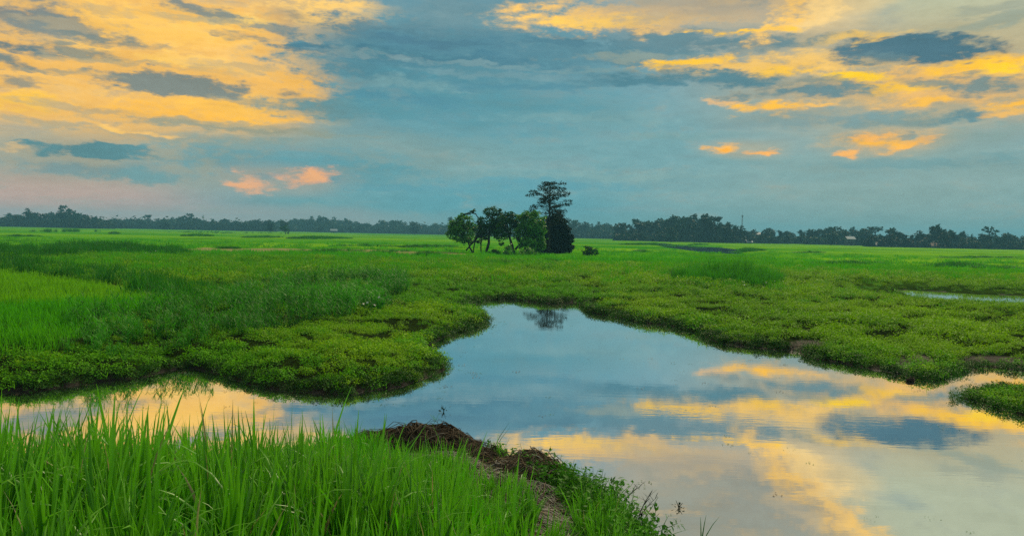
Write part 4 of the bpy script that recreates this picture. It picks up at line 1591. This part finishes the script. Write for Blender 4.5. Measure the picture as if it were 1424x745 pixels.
bl = []
G = Geo()
for i in range(4):
    G = Geo()
    crown_leaves(G, [((random.uniform(-0.5, 0.5), random.uniform(-0.3, 0.3), 0.35), (0.6, 0.5, 0.5)) for _ in range(3)], 130, 0.28, shell=0.3)
    bl.append(G.mesh("brush", ["far_leaf"]))
proto_coll("brush_clumps", bl)
scatter("distant_brush", PROTO["brush_clumps"], UP_[:, :3], zang(np.random.default_rng(8), len(UP_), 0.05), UP_[:, 3],
        "dark brush filling the gaps under the far tree line", "brush")

# ================================================================== village: small houses and masts


def house(x, dep, w_, d_, h_, rot, roofm, wallm, label, name="house"):
    p = at_depth(x, 330, dep)
    r = link(name, None, loc=(p[0], dep, 0.2), rotz=rot, label=label, category="house")
    link("wall", mesh_np("wall", [(-w_ / 2, -d_ / 2, 0), (w_ / 2, -d_ / 2, 0), (w_ / 2, d_ / 2, 0), (-w_ / 2, d_ / 2, 0), (-w_ / 2, -d_ / 2, h_), (w_ / 2, -d_ / 2, h_),
                                  (w_ / 2, d_ / 2, h_), (-w_ / 2, d_ / 2, h_), (-w_ / 2, 0, h_ + d_ * .3), (w_ / 2, 0, h_ + d_ * .3)],
                          [(0, 1, 5, 4), (1, 2, 6, 9, 5), (2, 3, 7, 6), (3, 0, 4, 8, 7)], [wallm], smooth=False), r)
    e = 0.5
    rz = d_ * 0.3 * (d_ / 2 + e) / (d_ / 2)
    V, Fc = [], []
    for sgn in (-1, 1):
        k = len(V)
        nseg = 12
        for i in range(nseg + 1):
            xx = -w_ / 2 - e + (w_ + 2 * e) * i / nseg
            bump = 0.03 * (i % 2)
            V += [(xx, sgn * (d_ / 2 + e), h_ + d_ * .3 - rz + bump), (xx, 0, h_ + d_ * .3 + 0.05 + bump), (xx, sgn * (d_ / 2 + e), h_ + d_ * .3 - rz + bump + .08), (xx, 0, h_ + d_ * .3 + 0.13 + bump)]
        for i in range(nseg):
            a = k + i * 4
            Fc += [(a, a + 4, a + 5, a + 1), (a + 2, a + 3, a + 7, a + 6), (a, a + 2, a + 6, a + 4)]
    link("roof", mesh_np("roof", V, Fc, [roofm], smooth=False), r)
    for i, fx in enumerate((-0.3, 0.28)):
        ww, wh = 0.9, 0.9
        V = [(fx * w_ - ww / 2, -d_ / 2 - .05, 1.0), (fx * w_ + ww / 2, -d_ / 2 - .05, 1.0), (fx * w_ + ww / 2, -d_ / 2 - .05, 1.0 + wh), (fx * w_ - ww / 2, -d_ / 2 - .05, 1.0 + wh)]
        V += [(a, b + .06, c) for a, b, c in V]
        link("window", mesh_np("window", V, [(0, 1, 2, 3), (0, 4, 5, 1), (1, 5, 6, 2), (2, 6, 7, 3), (3, 7, 4, 0)], ["dark_opening"], smooth=False), r)
    V = [(-0.45, -d_ / 2 - .06, 0), (0.45, -d_ / 2 - .06, 0), (0.45, -d_ / 2 - .06, 2), (-0.45, -d_ / 2 - .06, 2)]
    V += [(a, b + .07, c) for a, b, c in V]
    link("door", mesh_np("door", V, [(0, 1, 2, 3), (0, 4, 5, 1), (1, 5, 6, 2), (2, 6, 7, 3), (3, 7, 4, 0)], ["dark_opening"], smooth=False), r)
    return r


house(464, 640, 5, 4, 1.9, 0.3, "tin_roof", "plaster_wall", "small white house under the faint hill of trees on the left")
house(1181.5, 372, 3.6, 3.2, 3.4, 0.1, "tin_roof", "plaster_wall", "hut with a bright tin roof in front of the village trees")
house(1224, 325, 4.0, 3.0, 0.9, -0.1, "tin_roof", "plaster_wall", "low white roofed shed below the smoke")
house(1238, 324, 3.2, 3.0, 0.7, 0.1, "tin_roof", "plaster_wall", "small pale shed just right of the low white roofed one", "shed")
house(1262, 325, 3.0, 2.6, 0.9, 0.2, "rusty_roof", "plaster_wall", "dull roofed hut half hidden in the far right trees")
house(1304, 322, 4.6, 3.0, 1.1, -0.2, "rusty_roof", "plaster_wall", "low brown hut under the large raised crown on the right")
house(1041, 372, 2.4, 2.4, 0.9, 0.2, "tin_roof", "plaster_wall", "small pale hut just right of the big grove")
house(1051, 430, 4, 3.0, 5.0, -0.2, "tin_roof", "plaster_wall", "pale house front glimpsed high between trees right of the grove")


def mast(x, dep, ytop, wid, label):
    p = at_depth(x, 330, dep)
    top = at_depth(x, ytop, dep)[2]
    r = link("lattice_mast", None, loc=(p[0], dep, 0.2), label=label, category="mast")
    G = Geo()
    legs = [(math.cos(a), math.sin(a)) for a in (0.5, 2.6, 4.7)]
    for lx, ly in legs:
        L_ = Geo()
        L_.tube([(lx * wid, ly * wid, 0), (lx * wid * 0.55, ly * wid * 0.55, top)], [wid * 0.16, wid * 0.13], 5)
        link("leg", L_.mesh("leg", ["mast_steel"]), r)
    n = 14
    for i in range(n):
        z0, z1 = top * i / n, top * (i + 1) / n
        f0, f1 = 1 - 0.45 * i / n, 1 - 0.45 * (i + 1) / n
        for j in range(3):
            a, b = legs[j], legs[(j + 1) % 3]
            if i % 2:
                a, b = b, a
            G.tube([(a[0] * wid * f0, a[1] * wid * f0, z0), (b[0] * wid * f1, b[1] * wid * f1, z1)], [wid * .07] * 2, 4)
    link("bracing", G.mesh("bracing", ["mast_steel"]), r)
    A = Geo()
    for k_ in range(3):
        a = k_ * 2.09
        A.tube([(0.9 * wid * math.cos(a), 0.9 * wid * math.sin(a), top * 0.93), (0.9 * wid * math.cos(a), 0.9 * wid * math.sin(a), top)], [wid * 0.16] * 2, 5)
    A.tube([(0, 0, top * 0.9), (0, 0, top + 2.0)], [0.08, 0.03], 5)
    link("antenna", A.mesh("antenna", ["mast_steel"]), r)


mast(1031.5, 480, 299.5, 0.55, "thin grey lattice mast rising right of the big grove")
mast(282.5, 760, 299.5, 0.7, "faint thin mast above the low left line of trees")

# ================================================================== debris, reeds and plants at the near bank
random.seed(77)


def heap(name, pxc, dep, rx, ry, h, label, nst, dirs, mats=("straw", "straw_grey"), greyshare=0.3, lay=0.35):
    """a heap of dead stalks: a rough mound with straws lying over it"""
    p = at_depth(pxc[0], pxc[1], dep)
    cx, cy = p[0], dep
    z0 = float(land(np.array([cx]), np.array([cy]))[0])
    z0 = max(z0, 0.02)
    root = link(name, None, loc=(cx, cy, z0 - 0.03), label=label, category="debris")

    def hz(x, y):
        q_ = (x / rx) ** 2 + (y / ry) ** 2
        base = h * np.clip(1 - q_, 0, 1) ** 0.7
        return base * (1 + 1.5 * fbm((x + cx) * 4, (y + cy) * 4, 4, 66, 0.6)) - 0.03
    n = 46
    u = np.linspace(-1.05, 1.05, n)
    X, Y = np.meshgrid(u * rx, u * ry, indexing="ij")
    Zm = hz(X, Y) + (fbm((X + cx) * 22, (Y + cy) * 22, 3, 9)) * 0.09
    ii = np.arange(n * n).reshape(n, n)
    qd = np.stack([ii[:-1, :-1], ii[1:, :-1], ii[1:, 1:], ii[:-1, 1:]], -1).reshape(-1, 4)
    link("mound", mesh_np("mound", np.stack([X.ravel(), Y.ravel(), Zm.ravel()], 1), qd, ["straw"], {"tint": np.clip(0.25 + fbm(X.ravel() * 9, Y.ravel() * 9, 3, 2), 0, 1), "along": np.zeros(n * n)}), root)
    G = Geo()
    for i in range(nst):
        a = random.uniform(0, 6.283)
        r_ = math.sqrt(random.random())
        x0, y0 = rx * r_ * math.cos(a), ry * r_ * math.sin(a)
        dr = random.choice(dirs) + random.gauss(0, lay)
        L = random.uniform(0.16, 0.62)
        pts = []
        bow = random.gauss(0, 0.7)
        lift = abs(random.gauss(0, 0.04))
        for t in np.linspace(-0.5, 0.5, 5):
            x_ = x0 + L * t * math.cos(dr) - bow * (t * t) * L * math.sin(dr)
            y_ = y0 + L * t * math.sin(dr) + bow * (t * t) * L * math.cos(dr)
            zz = float(hz(np.array(x_), np.array(y_))) + 0.012 + lift * (1 - 4 * t * t) + 0.01 * random.random()
            pts.append((x_, y_, zz))
        rr = random.uniform(0.0018, 0.0075) * random.uniform(0.6, 1)
        G.tube(pts, [rr, rr * 1.1, rr, rr * .8, rr * .4], 3, random.random(), 1 if random.random() < greyshare else 0, cap=False)
    o = link("straw", G.mesh("straw", list(mats)), root)
    o["kind"] = "stuff"
    return root


heap("straw_heap", (572, 622), 8.1, 0.72, 0.40, 0.19, "brown rounded heap of dead straw at the water's edge beyond the rice", 1500, [0.1, 0.3, -0.3, 2.9], greyshare=0.08, lay=0.9)
heap("root_heap", (728, 668), 7.15, 0.50, 0.48, 0.20, "dark brown tangle of roots right of the grey straw mat", 1500, [-0.7, -0.4, -1.0, 0.4], greyshare=0.12, lay=0.9)
heap("bank_heap", (668, 648), 7.75, 0.30, 0.28, 0.14, "small brown lump of matted stalks at the water between the two larger heaps", 600, [-0.7, 0.4, 1.2], greyshare=0.1, lay=0.7)
# washed-up straw lying flat over the mud between the heaps and the rice
zone_px = pxpoly([(520, 640), (560, 645), (640, 632), (700, 655), (760, 680), (830, 720), (870, 760), (900, 900), (690, 900), (700, 800), (705, 745), (650, 700), (600, 672), (540, 665)], 0.25)
G = Geo()
lo_, hi_ = zone_px.min(0), zone_px.max(0)
gg = np.random.default_rng(12)
cand = gg.uniform(lo_, hi_, (22000, 2))
cand = cand[in_poly(cand[:, 0], cand[:, 1], zone_px)][:8200]
for (x0, y0) in cand:
    dr = random.choice([-0.9, -0.5, -0.2, 0.5, -1.3]) + random.gauss(0, 0.45) + 2.0 * float(fbm(np.array(x0 * 1.3), np.array(y0 * 1.3), 2, 88))
    L = random.uniform(0.10, 0.42)
    bow = random.gauss(0, 0.35)
    tt = np.linspace(-0.5, 0.5, 4)
    xs = x0 + L * tt * math.cos(dr) - bow * tt * tt * L * math.sin(dr)
    ys = y0 + L * tt * math.sin(dr) + bow * tt * tt * L * math.cos(dr)
    bump = 0.10 * float(max(0, fbm(np.array(x0 * 4), np.array(y0 * 4), 2, 90) + 0.15))
    zs = np.full(4, 0.0) + bump + abs(random.gauss(0, 0.015)) * (1 - 4 * tt * tt) + random.uniform(0.002, 0.02)
    G.add(*(lambda V, r_: (np.concatenate([V + [[0, 0, r_]], V + [[-r_ * math.sin(dr), r_ * math.cos(dr), 0]], V + [[r_ * math.sin(dr), -r_ * math.cos(dr), 0]]]),
                           [(i + a_ * 4, i + 1 + a_ * 4, i + 1 + b_ * 4, i + b_ * 4) for i in range(3) for a_, b_ in ((0, 1), (1, 2), (2, 0))]))
          (np.stack([xs, ys, zs], 1), random.uniform(0.0018, 0.0065)), random.random(), 0.0, 1 if gg.random() < 0.62 else 0)
for i in range(len(G.v)):
    v = G.v[i]
    v[:, 2] += np.maximum(0.0, 0.0)
allv = np.concatenate(G.v)
allv[:, 2] += np.maximum(0.0, land(allv[:, 0], allv[:, 1]))
k_ = 0
for i in range(len(G.v)):
    n_ = len(G.v[i])
    G.v[i] = allv[k_:k_ + n_]
    k_ += n_
link("washed_straw", G.mesh("washed_straw", ["straw", "straw_grey"]), kind="stuff", label="grey mat of washed up dead stalks lying between the rice and the brown heaps", category="straw")


def px_scatter(name, coll, poly, n, z, smin, smax, label, cat, tilt=0.25, seed=3, dep_rule=None):
    pw = pxpoly(poly, z)
    g = np.random.default_rng(seed)
    lo, hi = pw.min(0), pw.max(0)
    pts = []
    while len(pts) < n:
        x = g.uniform(lo[0], hi[0], 4 * n)
        y = g.uniform(lo[1], hi[1], 4 * n)
        k = in_poly(x, y, pw)
        pts += list(zip(x[k], y[k]))
    pts = np.array(pts[:n])
    zz = np.maximum(0.0, land(pts[:, 0], pts[:, 1]))
    return scatter(name, PROTO[coll], np.stack([pts[:, 0], pts[:, 1], zz], 1), zang(g, n, tilt), g.uniform(smin, smax, n), label, cat)


px_scatter("shore_plants", "shore_plants", [(728, 668), (760, 662), (800, 680), (850, 705), (890, 728), (905, 770), (925, 830), (830, 860), (815, 770), (800, 735), (770, 705), (740, 690)],
           150, 0.1, 0.5, 1.05, "bright leafy plants bunched on the near bank where it juts into the pond", "plants", 0.4, 5)
px_scatter("heap_herbs", "shore_plants", [(606, 612), (622, 612), (636, 632), (628, 642), (612, 630)], 16, 0.1, 0.4, 0.7,
           "small leafy herbs on the right end of the brown straw heap", "plants", 0.4, 6)
px_scatter("bank_herbs", "shore_plants", [(672, 640), (700, 640), (725, 662), (715, 672), (690, 660)], 22, 0.1, 0.4, 0.75,
           "little herbs along the water side of the root tangle", "plants", 0.4, 7)
px_scatter("bank_rice", "rice_hills", [(800, 730), (850, 720), (880, 745), (890, 800), (850, 860), (800, 800)], 80, 0.1, 0.35, 0.68,
           "upright grass blades among the leafy bank plants", "grass", 0.2, 8)
px_scatter("bank_grass", "rice_hills", [(672, 640), (705, 648), (735, 668), (700, 668)], 14, 0.1, 0.3, 0.5,
           "thin grass sprouting between the straw heaps", "grass", 0.3, 9)
px_scatter("rice_edge_grass", "rice_hills", [(545, 648), (600, 655), (660, 672), (715, 712), (760, 760), (790, 900), (640, 900), (600, 720), (545, 690)], 95, 0.3, 0.35, 0.75,
           "scattered rice blades at the ragged right edge of the near rice", "rice", 0.2, 10)


# single stalks that stand out against the water
def stalks(name, px, dep, label, cat, specs, matname="weed_leaf", zbase=None):
    """specs: (tip px x, tip px y, leaves, width)"""
    p = at_depth(px[0], px[1], dep)
    s = dep / F
    root = link(name, None, loc=(p[0], dep, p[2]), label=label, category=cat)
    for (tx, ty, nl, wd) in specs:
        dx, dz = (tx - px[0]) * s, (px[1] - ty) * s
        G = Geo()
        L = math.hypot(dx, dz)
        dy = random.uniform(-0.1, 0.1) * L
        pts = [np.array([0, 0, -0.05]), np.array([dx * .3, dy * .3, dz * .4]), np.array([dx * .62, dy * .6, dz * .72]), np.array([dx, dy, dz])]
        G.tube(pts, [wd, wd * .9, wd * .6, wd * .15], 4, 0.5)
        link("stem", G.mesh("stem", [matname]), root)
        for i in range(nl):
            t = random.uniform(0.3, 0.95)
            q_ = pts[1] * (1 - t) + pts[3] * t
            B = Geo()
            blade(B, q_, random.choice([0, math.pi]) + random.gauss(0, 0.5), random.uniform(0.05, 0.13), 0.010, random.uniform(0.3, 1.0), random.uniform(0.2, 0.9), 4, 0.5)
            link("leaf", B.mesh("leaf", [matname]), root)
    return root


stalks("reed_stalk", (676, 650), 8.0, "tall double reed leaning right over the pond beside the root tangle", "reed",
       [(707, 585, 1, 0.005), (709, 592, 0, 0.004), (688, 614, 1, 0.004)])
stalks("budding_weed", (677, 648), 8.1, "short dark weed with a knotted head left of the leaning reed", "weed",
       [(674, 611, 5, 0.006), (672, 618, 4, 0.005)], "tree_leaf_dark")
stalks("bent_reed", (702, 650), 8.0, "short reed with a bent tip right of the leaning reed", "reed", [(703, 618, 2, 0.004)])
stalks("slender_weed", (594, 610), 8.2, "thin leafy stem slanting up from the straw heap", "weed", [(608, 580, 4, 0.004)])
stalks("drooping_weed", (622, 625), 8.2, "dark drooping weed at the right end of the straw heap", "weed", [(639, 598, 4, 0.005), (630, 612, 5, 0.004)], "tree_leaf_dark")
stalks("straw_twig", (556, 606), 8.2, "short thin twig standing on the straw heap", "twig", [(557, 590, 0, 0.003)], "straw")
stalks("bank_twig", (640, 632), 8.3, "small bare twig standing at the bank between the heaps", "twig", [(639, 614, 0, 0.003)], "straw")
stalks("withered_weed", (884, 728), 6.4, "withered drooping weed hanging over the water from the leafy plants", "weed",
       [(905, 680, 7, 0.005), (915, 688, 6, 0.004), (896, 712, 6, 0.004)], "tree_leaf_dark")
stalks("arching_weed", (862, 705), 6.6, "thin dark curling weed at the tip of the leafy plants", "weed", [(886, 676, 5, 0.004), (892, 672, 4, 0.003)], "tree_leaf_dark")
stalks("reed_shoot", (975, 760), 5.9, "three stiff reed blades rising from the pond at the bottom edge", "reed",
       [(972, 716, 0, 0.005), (980, 713, 0, 0.005), (998, 714, 0, 0.004)])
stalks("thin_reed_shoot", (916, 752), 6.0, "single slanting blade beside the leafy plants at the bottom edge", "reed", [(928, 713, 1, 0.004), (958, 735, 2, .003)])

# floating bits


def float_plant(px, label, n, size, name="floating_weed"):
    p = ground(px[0], px[1], 0.0)
    G = Geo()
    for i in range(n):
        a = random.uniform(0, 6.283)
        r_ = random.uniform(0, size)
        leaf(G, (r_ * math.cos(a), r_ * math.sin(a), random.uniform(0.01, size * 0.5)), (random.gauss(0, .4), random.gauss(0, .4), 1), (math.cos(a), math.sin(a), .4), size * .5, size * .28, random.random())
        if i < 4:
            G.tube([(0, 0, 0.0), (r_ * .5 * math.cos(a), r_ * .5 * math.sin(a), size * .5), (r_ * math.cos(a), r_ * math.sin(a), size * .9)], [.004, .003, .002], 4)
    link(name, G.mesh(name, ["tree_leaf_dark"]), loc=(p[0], p[1], 0.0), label=label, category="plant")


float_plant((617, 572), "tiny sprig afloat in the pond above the straw heap", 7, 0.09)
float_plant((944, 706), "sprig of weed afloat right of the leafy bank plants", 9, 0.06)
float_plant((1245, 521), "dark weed trailing into the pond beside the floating husk", 16, 0.16)
# specks of duckweed and dead leaf bits drifting near the banks
ms = []
for i in range(4):
    G = Geo()
    for k_ in range(5):
        leaf(G, (random.gauss(0, .03), random.gauss(0, .03), 0.003), (random.gauss(0, .1), random.gauss(0, .1), 1), (random.gauss(0, 1), random.gauss(0, 1), 0), random.uniform(.012, .035), random.uniform(.008, .02), random.random())
    ms.append(G.mesh("drift", ["straw" if i == 0 else "shade_dark_leaf"]))
proto_coll("drift_bits", ms)
gg = np.random.default_rng(44)
pp = []
for pl, cnt in ((POLYS[0], 700),):
    for i in range(cnt):
        j = gg.integers(0, len(pl))
        o_ = pl[j] + gg.normal(0, 0.45, 2)
        if np.hypot(*o_) < 30:
            pp.append(o_)
x_ = gg.uniform(-6, 10, 160)
y_ = gg.uniform(6, 22, 160)
pp = np.concatenate([np.array(pp), np.stack([x_, y_], 1)])
pp = pp[sdist(pp[:, 0], pp[:, 1]) < -0.06]
scatter("drifting_bits", PROTO["drift_bits"], np.stack([pp[:, 0], pp[:, 1], np.full(len(pp), 0.002)], 1), zang(gg, len(pp), 0.0), gg.uniform(0.5, 1.5, len(pp)),
        "tiny leaf bits and duckweed drifting on the pond near its banks", "floating leaves")
# half coconut husk floating by the right bank
p = ground(1266, 530, 0.0)
G = Geo()
V, Fc = [], []
N1, N2 = 16, 6
for shell, off in ((0.08, 0), (0.068, 1)):
    for i in range(N2 + 1):
        th = math.pi / 2 * i / N2
        for j in range(N1):
            a = 6.2832 * j / N1
            rr = shell * math.cos(th) * (1 + 0.05 * math.sin(3 * a))
            V.append((rr * math.cos(a), rr * math.sin(a) * .8, 0.045 - shell * 0.75 * math.sin(th) + 0.01 * math.sin(2 * a)))
for q_ in range(2):
    o_ = q_ * (N2 + 1) * N1
    for i in range(N2):
        for j in range(N1):
            f = (o_ + i * N1 + j, o_ + i * N1 + (j + 1) % N1, o_ + (i + 1) * N1 + (j + 1) % N1, o_ + (i + 1) * N1 + j)
            Fc.append(f if q_ else f[::-1])
o_ = (N2 + 1) * N1
for j in range(N1):
    Fc.append((j, (j + 1) % N1, o_ + (j + 1) % N1, o_ + j))
link("coconut_husk", mesh_np("coconut_husk", V, Fc, ["coconut_husk"]), loc=(p[0], p[1], 0.0), label="dark half husk floating at the edge of the right bank", category="husk")

# white blossoms among the left weeds
ms = []
for i in range(3):
    G = Geo()
    for k_ in range(5):
        a = k_ * 1.257
        leaf(G, (0, 0, 0), (math.cos(a) * .4, math.sin(a) * .4, 1), (math.cos(a), math.sin(a), .5), 0.05, 0.04, 0.5)
    ms.append(G.mesh("blossom", ["white_petal"]))
proto_coll("blossoms", ms)
pts = []
for (bx, by, n_) in ((505, 420, 2), (512, 422, 2), (535, 417, 2), (245, 425, 1), (213, 352, 3), (206, 353, 3), (1036, 397, 3), (1076, 393, 2)):
    for i in range(n_):
        q_ = ground(bx + random.gauss(0, 5), by + random.gauss(0, 2), 0.7)
        pts.append((q_[0], q_[1], 0.72 + random.gauss(0, .08)))
pts = np.array(pts)
scatter("white_blossoms", PROTO["blossoms"], pts, zang(np.random.default_rng(2), len(pts), 0.6), np.full(len(pts), 0.8),
        "few tiny white blossoms scattered through the left weeds", "flowers")

# ================================================================== evening haze over the plain


def vol(name, lo, hi, dens, colr, label):
    V = [(x, y, z) for z in (lo[2], hi[2]) for y in (lo[1], hi[1]) for x in (lo[0], hi[0])]
    Fc = [(0, 2, 3, 1), (4, 5, 7, 6), (0, 1, 5, 4), (2, 6, 7, 3), (0, 4, 6, 2), (1, 3, 7, 5)]
    m = bpy.data.materials.new(name)
    m.use_nodes = True
    t = NT(m.node_tree)
    o = t.n("ShaderNodeOutputMaterial")
    pv = t.n("ShaderNodeVolumePrincipled")
    pv.inputs["Color"].default_value = (*colr, 1)
    pv.inputs["Density"].default_value = dens
    t.t.links.new(pv.outputs[0], o.inputs["Volume"])
    m.cycles.homogeneous_volume = True
    me = bpy.data.meshes.new(name)
    me.from_pydata(V, [], Fc)
    me.materials.append(m)
    return link(name, me, kind="stuff", label=label, category="haze")


vol("haze", (-1900, -1900, -2.0), (1900, 1900, 36.0), 0.00055, (0.26, 0.72, 1.0), "thin blue evening haze over the whole plain")
